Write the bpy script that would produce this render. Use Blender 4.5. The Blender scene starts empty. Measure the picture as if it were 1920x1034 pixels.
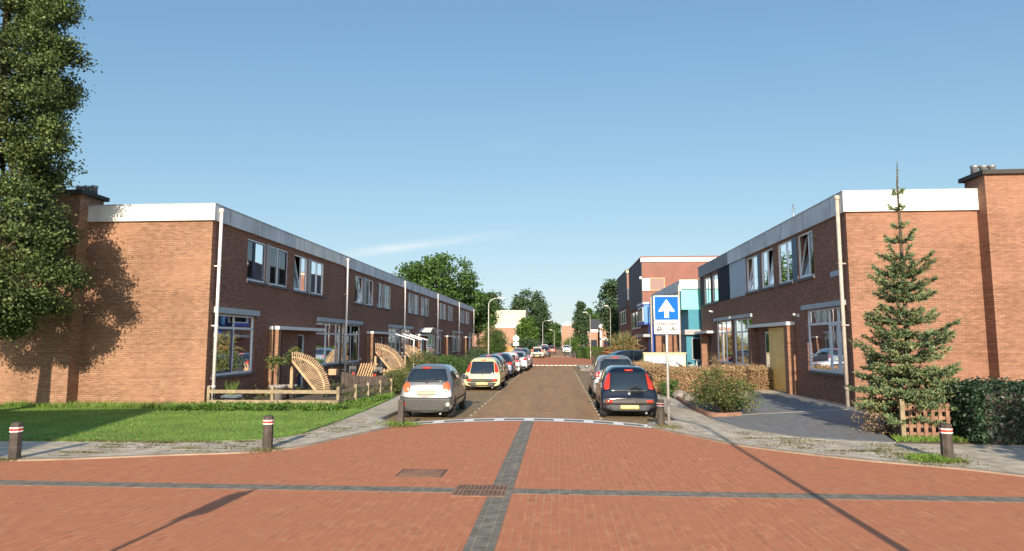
import bpy, bmesh, math, random
import numpy as np
from mathutils import Vector, Matrix
from mathutils.bvhtree import BVHTree
from mathutils.geometry import delaunay_2d_cdt
random.seed(7); RNG = np.random.default_rng(7)
R = math.radians
S = bpy.context.scene
COL = S.collection

# ------------------------------------------------------------------ materials
def newmat(name):
    m = bpy.data.materials.new(name); m.use_nodes = True
    nt = m.node_tree; nt.nodes.clear()
    out = nt.nodes.new('ShaderNodeOutputMaterial')
    b = nt.nodes.new('ShaderNodeBsdfPrincipled')
    nt.links.new(b.outputs[0], out.inputs[0])
    return m, nt, b, out
def N(nt, t, **kw):
    n = nt.nodes.new(t)
    for k, v in kw.items():
        if k in n.inputs.keys() if isinstance(k, str) else False: n.inputs[k].default_value = v
        else: setattr(n, k, v)
    return n
def rgba(c): return (c[0], c[1], c[2], 1)
def pos_vec(nt, mode='xyz'):
    g = nt.nodes.new('ShaderNodeNewGeometry')
    if mode == 'xyz': return g.outputs['Position']
    s = nt.nodes.new('ShaderNodeSeparateXYZ'); nt.links.new(g.outputs['Position'], s.inputs[0])
    c = nt.nodes.new('ShaderNodeCombineXYZ')
    if mode == 'wall':
        a = N(nt, 'ShaderNodeMath', operation='ADD'); nt.links.new(s.outputs[0], a.inputs[0]); nt.links.new(s.outputs[1], a.inputs[1])
        nt.links.new(a.outputs[0], c.inputs[0]); nt.links.new(s.outputs[2], c.inputs[1])
    elif mode == 'yx':
        nt.links.new(s.outputs[1], c.inputs[0]); nt.links.new(s.outputs[0], c.inputs[1])
    elif mode == 'xy':
        nt.links.new(s.outputs[0], c.inputs[0]); nt.links.new(s.outputs[1], c.inputs[1])
    return c.outputs[0]
def noise(nt, vec, scale, detail=4, rough=.6):
    n = nt.nodes.new('ShaderNodeTexNoise'); n.inputs['Scale'].default_value = scale
    n.inputs['Detail'].default_value = detail; n.inputs['Roughness'].default_value = rough
    nt.links.new(vec, n.inputs['Vector']); return n.outputs[0]
def maprange(nt, v, a, b, c, d):
    n = nt.nodes.new('ShaderNodeMapRange'); nt.links.new(v, n.inputs[0])
    for i, x in enumerate((a, b, c, d)): n.inputs[i+1].default_value = x
    return n.outputs[0]
def mixc(nt, fac, a, b, mode='MIX'):
    n = nt.nodes.new('ShaderNodeMix'); n.data_type = 'RGBA'; n.blend_type = mode
    for sock, v in ((n.inputs[0], fac), (n.inputs[6], a), (n.inputs[7], b)):
        if isinstance(v, (int, float)): sock.default_value = v
        elif isinstance(v, tuple): sock.default_value = rgba(v)
        else: nt.links.new(v, sock)
    return n.outputs[2]
def mat(name, col, rough=.7, var=.25, scale=3., metal=0., coat=0., bump=0., bscale=40., spec=.5, col2=None):
    m, nt, b, out = newmat(name)
    v = pos_vec(nt)
    n1 = noise(nt, v, scale)
    dark = tuple(c*(1-var) for c in col) if col2 is None else col2
    lite = tuple(min(1, c*(1+var*.6)) for c in col) if col2 is None else col
    c = mixc(nt, maprange(nt, n1, .3, .7, 0, 1), dark, lite)
    if name.startswith('fascia') or name in ('white', 'lintel'):
        mp = nt.nodes.new('ShaderNodeMapping'); mp.inputs['Scale'].default_value = (3.5, 3.5, .35); nt.links.new(v, mp.inputs[0])
        c = mixc(nt, maprange(nt, noise(nt, mp.outputs[0], 1., 4, .7), .5, .78, 0, .5), c, tuple(x*.5 for x in col))
    nt.links.new(c, b.inputs['Base Color'])
    b.inputs['Roughness'].default_value = rough; b.inputs['Metallic'].default_value = metal
    b.inputs['Specular IOR Level'].default_value = spec
    if coat: b.inputs['Coat Weight'].default_value = coat; b.inputs['Coat Roughness'].default_value = .04
    if bump:
        bp = nt.nodes.new('ShaderNodeBump'); bp.inputs['Strength'].default_value = bump; bp.inputs['Distance'].default_value = .02
        nt.links.new(noise(nt, v, bscale), bp.inputs['Height']); nt.links.new(bp.outputs[0], b.inputs['Normal'])
    return m
def brick(name, c1, c2, mortar, bw, rh, mode, ms=.01, rough=.85, bump=.25, stain=.25, sscale=.35, stain_col=None, moss=None, streak=False, tone_lo=.72, fade=0, rows=0):
    m, nt, b, out = newmat(name)
    v = pos_vec(nt, mode)
    t = nt.nodes.new('ShaderNodeTexBrick'); nt.links.new(v, t.inputs['Vector'])
    t.inputs['Scale'].default_value = 1.; t.inputs['Brick Width'].default_value = bw; t.inputs['Row Height'].default_value = rh
    t.inputs['Mortar Size'].default_value = ms; t.inputs['Mortar Smooth'].default_value = .3
    t.inputs['Color1'].default_value = rgba(c1); t.inputs['Color2'].default_value = rgba(c2); t.inputs['Mortar'].default_value = rgba(mortar)
    p = pos_vec(nt)
    # brick-to-brick tone: noise sampled about once per brick
    mp = nt.nodes.new('ShaderNodeMapping'); mp.inputs['Scale'].default_value = (1/bw, 1/rh, 1); nt.links.new(v, mp.inputs[0])
    wn = nt.nodes.new('ShaderNodeTexNoise'); wn.inputs['Scale'].default_value = .9; wn.inputs['Detail'].default_value = 2; nt.links.new(mp.outputs[0], wn.inputs['Vector'])
    tone = maprange(nt, wn.outputs[0], .3, .7, tone_lo, 2-tone_lo)
    mul = nt.nodes.new('ShaderNodeVectorMath'); mul.operation = 'SCALE'
    nt.links.new(t.outputs[0], mul.inputs[0]); nt.links.new(tone, mul.inputs['Scale'])
    c = mul.outputs[0]
    sc = stain_col or tuple(x*.45 for x in c1)
    f = maprange(nt, noise(nt, p, sscale, 6, .65), .42, .75, 0, stain)
    c = mixc(nt, f, c, sc)
    if streak:
        mp2 = nt.nodes.new('ShaderNodeMapping'); mp2.inputs['Scale'].default_value = (1.8, .12, .12); nt.links.new(p, mp2.inputs[0])
        f2 = maprange(nt, noise(nt, mp2.outputs[0], 1., 4, .7), .45, .75, 0, streak)
        c = mixc(nt, f2, c, sc)
    if rows:
        mp3 = nt.nodes.new('ShaderNodeMapping'); mp3.inputs['Scale'].default_value = (.35, .35, 7.); nt.links.new(p, mp3.inputs[0])
        c = mixc(nt, maprange(nt, noise(nt, mp3.outputs[0], 1., 3, .6), .48, .72, 0, rows), c, tuple(x*.55 for x in c1))
        c = mixc(nt, maprange(nt, noise(nt, p, .45, 3, .5), .5, .7, 0, .45), c, tuple(min(1, x*1.3+.03) for x in c1))
    if fade:
        ff = maprange(nt, noise(nt, p, 2.2, 4, .7), .34, .56, 0, fade)
        sp_ = maprange(nt, noise(nt, p, 5.5, 3, .5), .66, .76, 0, .45); c = mixc(nt, sp_, c, tuple(x*.55 for x in c1))
        sq_ = maprange(nt, noise(nt, p, .8, 5, .75), .56, .74, 0, .4); c = mixc(nt, sq_, c, (.42, .24, .13))
        c = mixc(nt, ff, c, tuple((a+b_)/2*.98 for a, b_ in zip(c1, c2)))
    if moss:
        f3 = maprange(nt, noise(nt, p, .9, 5, .7), .55, .75, 0, .7)
        c = mixc(nt, f3, c, moss)
    nt.links.new(c, b.inputs['Base Color']); b.inputs['Roughness'].default_value = rough; b.inputs['Specular IOR Level'].default_value = .3
    bp = nt.nodes.new('ShaderNodeBump'); bp.inputs['Strength'].default_value = bump; bp.inputs['Distance'].default_value = .008; bp.invert = True
    nt.links.new(t.outputs[1], bp.inputs['Height']); nt.links.new(bp.outputs[0], b.inputs['Normal'])
    return m
def leafmat(name, cols, trans=.25, rough=.55):
    m, nt, b, out = newmat(name)
    g = nt.nodes.new('ShaderNodeNewGeometry')
    r = nt.nodes.new('ShaderNodeValToRGB'); e = r.color_ramp.elements
    e[0].color = rgba(cols[0]); e[1].color = rgba(cols[-1]); e[0].position = .05; e[1].position = .97
    for i, c in enumerate(cols[1:-1]):
        x = e.new((i+1)/(len(cols)-1)); x.color = rgba(c)
    nt.links.new(g.outputs['Random Per Island'], r.inputs[0])
    big = maprange(nt, noise(nt, g.outputs['Position'], .9, 2), .35, .65, .75, 1.2)
    sv = nt.nodes.new('ShaderNodeVectorMath'); sv.operation = 'SCALE'; nt.links.new(r.outputs[0], sv.inputs[0]); nt.links.new(big, sv.inputs['Scale'])
    nt.links.new(sv.outputs[0], b.inputs['Base Color']); b.inputs['Roughness'].default_value = rough; b.inputs['Specular IOR Level'].default_value = .35
    t = nt.nodes.new('ShaderNodeBsdfTranslucent'); nt.links.new(sv.outputs[0], t.inputs[0])
    mx = nt.nodes.new('ShaderNodeMixShader'); mx.inputs[0].default_value = trans
    nt.links.new(b.outputs[0], mx.inputs[1]); nt.links.new(t.outputs[0], mx.inputs[2]); nt.links.new(mx.outputs[0], out.inputs[0])
    return m
def glassmat(name, tint, amt):
    m, nt, b, out = newmat(name)
    b.inputs['Base Color'].default_value = rgba(tint); b.inputs['Roughness'].default_value = .02; b.inputs['IOR'].default_value = 1.5
    b.inputs['Specular IOR Level'].default_value = .8
    t = nt.nodes.new('ShaderNodeBsdfTransparent'); t.inputs[0].default_value = (.9, .94, .94, 1)
    fr = nt.nodes.new('ShaderNodeFresnel'); fr.inputs[0].default_value = 1.48
    f = maprange(nt, fr.outputs[0], 0, 1, amt, 1.)
    mx = nt.nodes.new('ShaderNodeMixShader'); nt.links.new(f, mx.inputs[0])
    gl = nt.nodes.new('ShaderNodeBsdfGlossy'); gl.inputs['Roughness'].default_value = .015; gl.inputs[0].default_value = (.95, .97, 1, 1)
    nt.links.new(t.outputs[0], mx.inputs[1]); nt.links.new(gl.outputs[0], mx.inputs[2]); nt.links.new(mx.outputs[0], out.inputs[0])
    bp = nt.nodes.new('ShaderNodeBump'); bp.inputs['Strength'].default_value = .06; bp.inputs['Distance'].default_value = .02
    nt.links.new(noise(nt, pos_vec(nt), 1.3, 1), bp.inputs['Height']); nt.links.new(bp.outputs[0], gl.inputs['Normal'])
    return m

M = {}
M['brick_left'] = brick('brick_left', (.315, .158, .088), (.25, .118, .066), (.33, .24, .165), .22, .066, 'wall', .009, rows=.5, stain=.3, streak=.25, stain_col=(.12, .06, .04))
M['brick_right'] = brick('brick_right', (.305, .142, .082), (.25, .112, .066), (.30, .215, .15), .22, .066, 'wall', .009, rows=.5, stain=.3, streak=.25, stain_col=(.15, .06, .045))
M['brick_front'] = brick('brick_front', (.285, .128, .084), (.215, .09, .06), (.23, .17, .125), .22, .066, 'wall', .009, stain=.35, streak=.35, stain_col=(.12, .055, .042))
M['brick_pale'] = brick('brick_pale', (.42, .22, .14), (.36, .18, .11), (.38, .3, .24), .22, .066, 'wall', .009)
M['road_red'] = brick('road_red', (.55, .208, .102), (.46, .165, .082), (.52, .31, .165), .21, .105, 'yx', .008, stain=.6, sscale=.33, stain_col=(.43, .19, .10), bump=.3, tone_lo=.80, fade=.72)
M['road_brown'] = brick('road_brown', (.43, .245, .115), (.37, .205, .098), (.38, .25, .13), .105, .21, 'yx', .009, stain=.45, sscale=.5, stain_col=(.21, .145, .10), streak=.75)
M['parking'] = brick('parking', (.31, .21, .12), (.26, .17, .10), (.23, .20, .09), .21, .105, 'yx', .010, stain=.5, sscale=.6, stain_col=(.14, .10, .06), moss=(.12, .12, .04))
M['dark_brick'] = brick('dark_brick', (.205, .185, .15), (.175, .16, .132), (.32, .26, .18), .15, .15, 'yx', .006, bump=.25, stain=.3, stain_col=(.16, .12, .09))
M['paving'] = brick('paving', (.55, .48, .38), (.48, .42, .33), (.34, .29, .18), .3, .3, 'yx', .01, stain=.5, sscale=.7, stain_col=(.28, .25, .20), bump=.3)
M['drive'] = brick('drive', (.20, .205, .21), (.165, .17, .175), (.24, .225, .20), .21, .105, 'xy', .008, stain=.35, stain_col=(.2, .18, .15), sscale=.8)
M['kerb'] = mat('kerb', (.36, .33, .28), .85, .3, 2., bump=.3)
M['mark_worn'] = mat('mark_worn', (.46, .41, .32), .8, .35, 3.)
M['kerb_flush'] = mat('kerb_flush', (.33, .255, .185), .85, .3, 2., bump=.3)
M['mauve'] = mat('mauve', (.22, .12, .105), .5, .1, 1.)
M['mark'] = mat('mark', (.84, .82, .77), .7, .1, 6.)
M['soil'] = mat('soil', (.13, .095, .06), .95, .4, 2., bump=.8, bscale=12)
M['ground'] = mat('ground', (.16, .15, .09), .95, .4, .4, bump=.3, bscale=4)
M['lawn'] = mat('lawn', (.16, .27, .045), .9, .35, 2.5, bump=.6, bscale=30)
M['white'] = mat('white', (.78, .77, .74), .5, .06, 1.5)
M['fascia'] = mat('fascia', (.74, .72, .68), .6, .18, 1.2)
M['fascia_grey'] = mat('fascia_grey', (.60, .63, .66), .6, .3, .8)
M['fascia_dark'] = mat('fascia_dark', (.14, .16, .20), .5, .15, 1.)
M['pipe'] = mat('pipe', (.72, .66, .62), .5, .1, 4.)
M['pipe_old'] = mat('pipe_old', (.50, .43, .36), .6, .25, 5.)
M['frame'] = mat('frame', (.72, .75, .78), .4, .06, 2.)
M['blue_frame'] = mat('blue_frame', (.02, .03, .09), .35, .1, 2.)
M['grey_panel'] = mat('grey_panel', (.33, .34, .34), .5, .1, 2.)
M['lintel'] = mat('lintel', (.42, .47, .50), .6, .15, 2.)
M['panel_blue'] = mat('panel_blue', (.06, .11, .17), .5, .1, 2.)
M['panel_pale'] = mat('panel_pale', (.36, .44, .54), .5, .08, 2.)
M['panel_dark'] = mat('panel_dark', (.03, .036, .055), .8, .1, 2., spec=.1)
M['sill'] = mat('sill', (.09, .08, .08), .6, .2, 3.)
M['roof'] = mat('roof', (.07, .07, .07), .9, .2, 1.)
M['dark'] = mat('dark', (.03, .03, .035), .6, .2, 3.)
M['room'] = mat('room', (.12, .11, .10), .9, .2, 2.)
M['curtain'] = mat('curtain', (.62, .62, .6), .9, .1, 3.)
M['glass'] = glassmat('glass', (.02, .025, .03), .10)
M['yellow'] = mat('yellow', (.86, .58, .19), .5, .12, 2.)
M['door_blue'] = mat('door_blue', (.02, .03, .07), .4, .1, 2.)
M['teal_lite'] = mat('teal_lite', (.19, .62, .58), .5, .08, 1.)
M['teal'] = mat('teal', (.015, .20, .28), .5, .12, 1.)
M['blue'] = mat('blue', (.012, .08, .46), .45, .12, 1.)
M['blue_lite'] = mat('blue_lite', (.09, .27, .62), .5, .1, 1.)
M['corr'] = mat('corr', (.21, .066, .042), .55, .22, .6)
M['corr_pale'] = mat('corr_pale', (.27, .125, .075), .55, .18, .6)
M['chim_dark'] = mat('chim_dark', (.05, .045, .04), .8, .3, 4.)
M['steel'] = mat('steel', (.45, .46, .47), .35, .15, 6., metal=.7)
M['pole'] = mat('pole', (.48, .46, .43), .45, .15, 5., metal=.3)
M['iron'] = mat('iron', (.36, .19, .11), .75, .4, 6., metal=.3, bump=.5, bscale=60)
M['iron_dark'] = mat('iron_dark', (.14, .09, .065), .8, .3, 6.)
M['bollard'] = mat('bollard', (.075, .06, .05), .75, .45, 7., bump=.5, bscale=40)
M['red_paint'] = mat('red_paint', (.55, .05, .025), .45, .1, 8.)
M['white_paint'] = mat('white_paint', (.8, .78, .74), .5, .08, 8.)
M['wood'] = mat('wood', (.36, .25, .125), .8, .35, 5., bump=.4)
M['wood_fan'] = mat('wood_fan', (.37, .255, .155), .8, .4, 5., bump=.3)
M['wood_grey'] = mat('wood_grey', (.31, .245, .15), .85, .35, 5., bump=.4)
M['wood_pale'] = mat('wood_pale', (.52, .34, .19), .75, .3, 5., bump=.3)
M['wood_dark'] = mat('wood_dark', (.085, .065, .055), .85, .35, 5., bump=.4)
M['wood_red'] = mat('wood_red', (.30, .165, .11), .85, .35, 5., bump=.4)
M['wood_orange'] = mat('wood_orange', (.62, .30, .09), .7, .2, 3.)
M['cream_wall'] = mat('cream_wall', (.56, .47, .37), .7, .06, .3)
M['clad_shaded_side'] = mat('clad_shaded_side', (.045, .05, .065), .7, .12, 1.)  # street side of the brown clad blocks, its bluish shade put into the colour
M['cream'] = mat('cream', (.70, .60, .38), .7, .12, 3.)
M['clay'] = mat('clay', (.33, .30, .27), .85, .2, 5., bump=.3)
M['stone'] = mat('stone', (.30, .26, .22), .9, .4, 3., bump=.8, bscale=9)
M['bark'] = mat('bark', (.10, .075, .05), .95, .4, 6., bump=1., bscale=20)
M['sign_blue'] = mat('sign_blue', (.003, .12, .70), .6, .04, 4., spec=.12)
M['sign_white'] = mat('sign_white', (.80, .79, .76), .45, .04, 4.)
M['black'] = mat('black', (.012, .012, .013), .5, .1, 5.)
M['tyre'] = mat('tyre', (.022, .022, .023), .85, .25, 20.)
M['rim'] = mat('rim', (.42, .43, .44), .3, .1, 5., metal=.8)
M['plastic'] = mat('plastic', (.055, .057, .06), .6, .15, 8.)
M['plastic_grey'] = mat('plastic_grey', (.045, .043, .04), .55, .12, 8.)
M['car_glass'] = mat('car_glass', (.012, .018, .022), .04, .3, 2.5, coat=1., spec=.9)
M['lamp_red'] = mat('lamp_red', (.62, .035, .012), .12, .2, 14., coat=1.)
M['lamp_orange'] = mat('lamp_orange', (.80, .13, .035), .12, .25, 14., coat=1.)
M['lamp_white'] = mat('lamp_white', (.75, .74, .70), .12, .15, 14., coat=1.)
M['plate'] = mat('plate', (.62, .50, .20), .5, .1, 12.)
M['plate_blur'] = mat('plate_blur', (.40, .36, .25), .5, .1, 12.)
for k, c, me in (('silver', (.21, .21, .215), .5), ('yellow', (.74, .65, .33), .05), ('black', (.010, .012, .016), .0), ('navy', (.02, .035, .075), .3), ('white', (.76, .75, .73), 0.),
                 ('greysilver', (.40, .41, .43), .5), ('bluegrey', (.14, .18, .23), .4), ('darkblue', (.004, .006, .012), 0.), ('cream', (.75, .68, .5), 0.), ('maroon', (.16, .03, .03), .2), ('suv', (.24, .235, .23), .5)):
    M['p_'+k] = mat('paint_'+k, c, .32 if k not in ('darkblue', 'black') else .12, .05, 1.5, metal=me, coat=.9)
M['leaf_oak'] = leafmat('leaf_oak', [(.035, .062, .020), (.075, .12, .032), (.12, .17, .048), (.20, .235, .085)], .22)
M['leaf_far'] = leafmat('leaf_far', [(.04, .085, .024), (.07, .14, .032), (.11, .19, .045)], .25)
M['leaf_dark'] = leafmat('leaf_dark', [(.034, .065, .03), (.055, .10, .04), (.085, .135, .052)], .2)
M['leaf_bright'] = leafmat('leaf_bright', [(.06, .13, .02), (.10, .19, .03), (.16, .25, .05)], .3)
M['leaf_laurel'] = leafmat('leaf_laurel', [(.02, .048, .025), (.034, .07, .034), (.055, .095, .05), (.105, .135, .09)], .12, .4)
M['leaf_dry'] = leafmat('leaf_dry', [(.25, .155, .085), (.38, .245, .135), (.50, .35, .20), (.28, .24, .10)], .2, .8)
M['leaf_bush'] = leafmat('leaf_bush', [(.045, .085, .022), (.08, .13, .03), (.14, .17, .05), (.20, .15, .06)], .22)
M['leaf_palm'] = leafmat('leaf_palm', [(.10, .14, .06), (.18, .22, .09), (.32, .24, .10), (.25, .12, .05)], .2)
M['leaf_red'] = leafmat('leaf_red', [(.12, .02, .015), (.20, .03, .02), (.26, .06, .03)], .2)
M['needle'] = leafmat('needle', [(.09, .16, .09), (.15, .23, .115), (.22, .29, .12), (.33, .29, .14)], .15)
M['grass_leaf'] = leafmat('grass_leaf', [(.12, .23, .03), (.16, .29, .045), (.21, .34, .06), (.28, .34, .09)], .3)
M['weed_leaf'] = leafmat('weed_leaf', [(.10, .12, .03), (.16, .15, .05), (.24, .20, .09)], .2)
M['flower'] = mat('flower', (.70, .22, .04), .7, .2, 9.)

# ------------------------------------------------------------------ mesh helpers
OFF = {}
class MB:
    def __init__(s): s.v = []; s.f = []; s.m = []; s.sm = []
    def add(s, vs, fs, mi=0, smooth=False):
        o = len(s.v); s.v += [tuple(v) for v in vs]
        for f in fs: s.f.append(tuple(i+o for i in f)); s.m.append(mi); s.sm.append(smooth)
        return s
    def box(s, x0, x1, y0, y1, z0, z1, mi=0):
        if x0 > x1: x0, x1 = x1, x0
        if y0 > y1: y0, y1 = y1, y0
        v = [(x, y, z) for z in (z0, z1) for y in (y0, y1) for x in (x0, x1)]
        return s.add(v, [(0, 2, 3, 1), (4, 5, 7, 6), (0, 1, 5, 4), (2, 6, 7, 3), (0, 4, 6, 2), (1, 3, 7, 5)], mi)
    def quad(s, a, b, c, d, mi=0): return s.add([a, b, c, d], [(0, 1, 2, 3)], mi)
    def bar(s, a, b, w, h, up=(0, 0, 1), mi=0):
        a = Vector(a); b = Vector(b); d = (b-a).normalized(); u = Vector(up)
        if abs(d.dot(u)) > .98: u = Vector((0, 1, 0))
        r = d.cross(u).normalized(); u = r.cross(d).normalized()
        vs = [p + r*(i*w/2) + u*(j*h/2) for p in (a, b) for i, j in ((-1, -1), (1, -1), (1, 1), (-1, 1))]
        return s.add(vs, [(0, 3, 2, 1), (4, 5, 6, 7), (0, 1, 5, 4), (1, 2, 6, 5), (2, 3, 7, 6), (3, 0, 4, 7)], mi)
    def tube(s, pts, rad, n=8, mi=0, cap=True):
        pts = [Vector(p) for p in pts]; rr = rad if isinstance(rad, (list, tuple)) else [rad]*len(pts)
        vs = []; fs = []
        prev = None
        for i, p in enumerate(pts):
            d = (pts[min(i+1, len(pts)-1)] - pts[max(i-1, 0)])
            d = d.normalized() if d.length > 1e-9 else Vector((0, 0, 1))
            if prev is None:
                a = d.cross(Vector((0, 0, 1)))
                if a.length < .1: a = d.cross(Vector((1, 0, 0)))
            else: a = prev - d*prev.dot(d)
            a.normalize(); prev = a; b = d.cross(a)
            for k in range(n):
                t = 2*math.pi*k/n; vs.append(p + (a*math.cos(t) + b*math.sin(t))*rr[i])
        for i in range(len(pts)-1):
            for k in range(n):
                fs.append((i*n+k, i*n+(k+1) % n, (i+1)*n+(k+1) % n, (i+1)*n+k))
        s.add(vs, fs, mi, True)
        if cap:
            o = len(s.v) - len(vs)
            s.f.append(tuple(o+k for k in reversed(range(n)))); s.m.append(mi); s.sm.append(False)
            e = o + (len(pts)-1)*n
            s.f.append(tuple(e+k for k in range(n))); s.m.append(mi); s.sm.append(False)
        return s
    def lathe(s, prof, c=(0, 0, 0), axis='z', n=16, mi=0):
        vs = []; fs = []
        for r, h in prof:
            for k in range(n):
                t = 2*math.pi*k/n; a, b = r*math.cos(t), r*math.sin(t)
                p = (a, b, h) if axis == 'z' else ((h, a, b) if axis == 'x' else (a, h, b))
                vs.append((p[0]+c[0], p[1]+c[1], p[2]+c[2]))
        for i in range(len(prof)-1):
            for k in range(n): fs.append((i*n+k, i*n+(k+1) % n, (i+1)*n+(k+1) % n, (i+1)*n+k))
        fs.append(tuple(reversed(range(n)))); e = (len(prof)-1)*n; fs.append(tuple(e+k for k in range(n)))
        return s.add(vs, fs, mi, True)
    def prism(s, poly, z0, z1, mi=0):
        n = len(poly)
        vs = [(p[0], p[1], z0) for p in poly] + [(p[0], p[1], z1) for p in poly]
        fs = [tuple(range(n, 2*n)), tuple(reversed(range(n)))] + [(i, (i+1) % n, n+(i+1) % n, n+i) for i in range(n)]
        return s.add(vs, fs, mi)
    def ribbon(s, line, w, z0, z1, mi=0):
        L, Rr = offset_line(line, w/2), offset_line(line, -w/2)
        return s.prism(L + Rr[::-1], z0, z1, mi) if False else s._rib(L, Rr, z0, z1, mi)
    def _rib(s, L, Rr, z0, z1, mi):
        n = len(L)
        vs = [(p[0], p[1], z) for z in (z0, z1) for q in (L, Rr) for p in q]
        fs = []
        for i in range(n-1):
            a, b, c, d = 2*n+i, 2*n+i+1, 3*n+i+1, 3*n+i
            fs += [(a, d, c, b), (i, i+1, 2*n+i+1, 2*n+i), (n+i+1, n+i, 3*n+i, 3*n+i+1)]
        fs += [(0, 2*n, 3*n, n), (n-1, 2*n-1, 4*n-1, 3*n-1)]
        return s.add(vs, fs, mi)
    def build(s, name, mats, parent=None, at=None):
        if not isinstance(mats, (list, tuple)): mats = [mats]
        off = OFF.get(parent.name, Vector()) if parent else Vector(at or (0, 0, 0))
        me = bpy.data.meshes.new(name)
        me.from_pydata([(x-off[0], y-off[1], z-off[2]) for x, y, z in s.v], [], s.f)
        for m in mats: me.materials.append(m)
        me.polygons.foreach_set('material_index', s.m); me.polygons.foreach_set('use_smooth', s.sm)
        bm = bmesh.new(); bm.from_mesh(me); bmesh.ops.recalc_face_normals(bm, faces=bm.faces[:]); bm.to_mesh(me); bm.free()
        return link(name, me, parent, off)
def link(name, me, parent=None, off=Vector()):
    o = bpy.data.objects.new(name, me); COL.objects.link(o)
    if parent: o.parent = parent; OFF[o.name] = off
    else: o.location = off; OFF[o.name] = Vector(off)
    return o
def offset_line(pts, d):
    out = []
    for i, p in enumerate(pts):
        a = pts[max(i-1, 0)]; b = pts[min(i+1, len(pts)-1)]
        tx, ty = b[0]-a[0], b[1]-a[1]; l = math.hypot(tx, ty) or 1
        out.append((p[0]-ty/l*d, p[1]+tx/l*d))
    return out
def smooth_line(pts, k=6):
    out = []
    for i in range(len(pts)-1):
        p0 = pts[max(i-1, 0)]; p1 = pts[i]; p2 = pts[i+1]; p3 = pts[min(i+2, len(pts)-1)]
        for j in range(k):
            t = j/k
            out.append(tuple(.5*((2*p1[a]) + (-p0[a]+p2[a])*t + (2*p0[a]-5*p1[a]+4*p2[a]-p3[a])*t*t + (-p0[a]+3*p1[a]-3*p2[a]+p3[a])*t**3) for a in (0, 1)))
    out.append(tuple(pts[-1][:2])); return out
def tag(o, label=None, cat=None, group=None, kind=None):
    if label: o['label'] = label
    if cat: o['category'] = cat
    if group: o['group'] = group
    if kind: o['kind'] = kind
    return o
def thing(name, label, cat, loc=(0, 0, 0), rz=None, group=None):
    o = bpy.data.objects.new(name, None); COL.objects.link(o); o.location = loc; o.empty_display_size = .2
    if rz is not None: o.rotation_euler.z = R(rz); OFF[o.name] = Vector()
    else: OFF[o.name] = Vector(loc)
    return tag(o, label, cat, group)
def struct(mb, name, m, label, cat): return tag(mb.build(name, m), label, cat, kind='structure')

def leaves_mesh(name, c, size, m, asp=.55, up=.3, out=None, jitter=.4, off=(0, 0, 0)):
    c = np.asarray(c, float) - np.asarray(off, float); n = len(c)
    nr = RNG.normal(size=(n, 3)); nr /= np.linalg.norm(nr, axis=1)[:, None]; nr[:, 2] += up
    if out is not None: nr += out
    nr /= np.linalg.norm(nr, axis=1)[:, None]
    t = np.cross(nr, RNG.normal(size=(n, 3))); t /= np.linalg.norm(t, axis=1)[:, None]
    b = np.cross(nr, t)
    sz = (size*(1-jitter/2+jitter*RNG.random(n)))[:, None] if np.isscalar(size) else size[:, None]
    v = np.empty((n, 4, 3)); fold = nr*sz*.12
    v[:, 0] = c - t*sz*.5; v[:, 1] = c + b*sz*asp*.5 + fold; v[:, 2] = c + t*sz*.5; v[:, 3] = c - b*sz*asp*.5 + fold
    return quads_mesh(name, v.reshape(-1, 3), m)
def quads_mesh(name, v, m):
    k = len(v); me = bpy.data.meshes.new(name)
    me.vertices.add(k); me.vertices.foreach_set('co', np.ascontiguousarray(v, np.float32).ravel())
    me.loops.add(k); me.loops.foreach_set('vertex_index', np.arange(k, dtype=np.int32))
    me.polygons.add(k//4); me.polygons.foreach_set('loop_start', np.arange(0, k, 4, dtype=np.int32))
    me.update(calc_edges=True); me.materials.append(m); return me
def blades_mesh(name, p, h, w, m, lean=.35):
    p = np.asarray(p, float); n = len(p); a = RNG.random(n)*6.283
    d = np.stack([np.cos(a), np.sin(a), np.zeros(n)], 1); a2 = RNG.random(n)*6.283
    l = np.stack([np.cos(a2), np.sin(a2), np.zeros(n)], 1)*lean
    hh = (np.asarray(h)*(.6+.7*RNG.random(n)))[:, None]; v = np.empty((n, 4, 3))
    v[:, 0] = p - d*w/2; v[:, 1] = p + d*w/2
    tip = p + np.array([0, 0, 1.])*hh + l*hh; v[:, 2] = tip + d*w*.12; v[:, 3] = tip - d*w*.12
    return quads_mesh(name, v.reshape(-1, 3), m)
def in_poly(p, poly):
    x, y = p[:, 0], p[:, 1]; r = np.zeros(len(p), bool); n = len(poly)
    for i in range(n):
        x1, y1 = poly[i][:2]; x2, y2 = poly[(i+1) % n][:2]
        c = ((y1 > y) != (y2 > y)) & (x < (x2-x1)*(y-y1)/((y2-y1) or 1e-9)+x1); r ^= c
    return r
def clumps(env_pts, per, rc):
    n = len(env_pts); g = RNG.normal(size=(n, per, 3))*rc*np.array([1, 1, .7])
    return (env_pts[:, None, :] + g).reshape(-1, 3)

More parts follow.
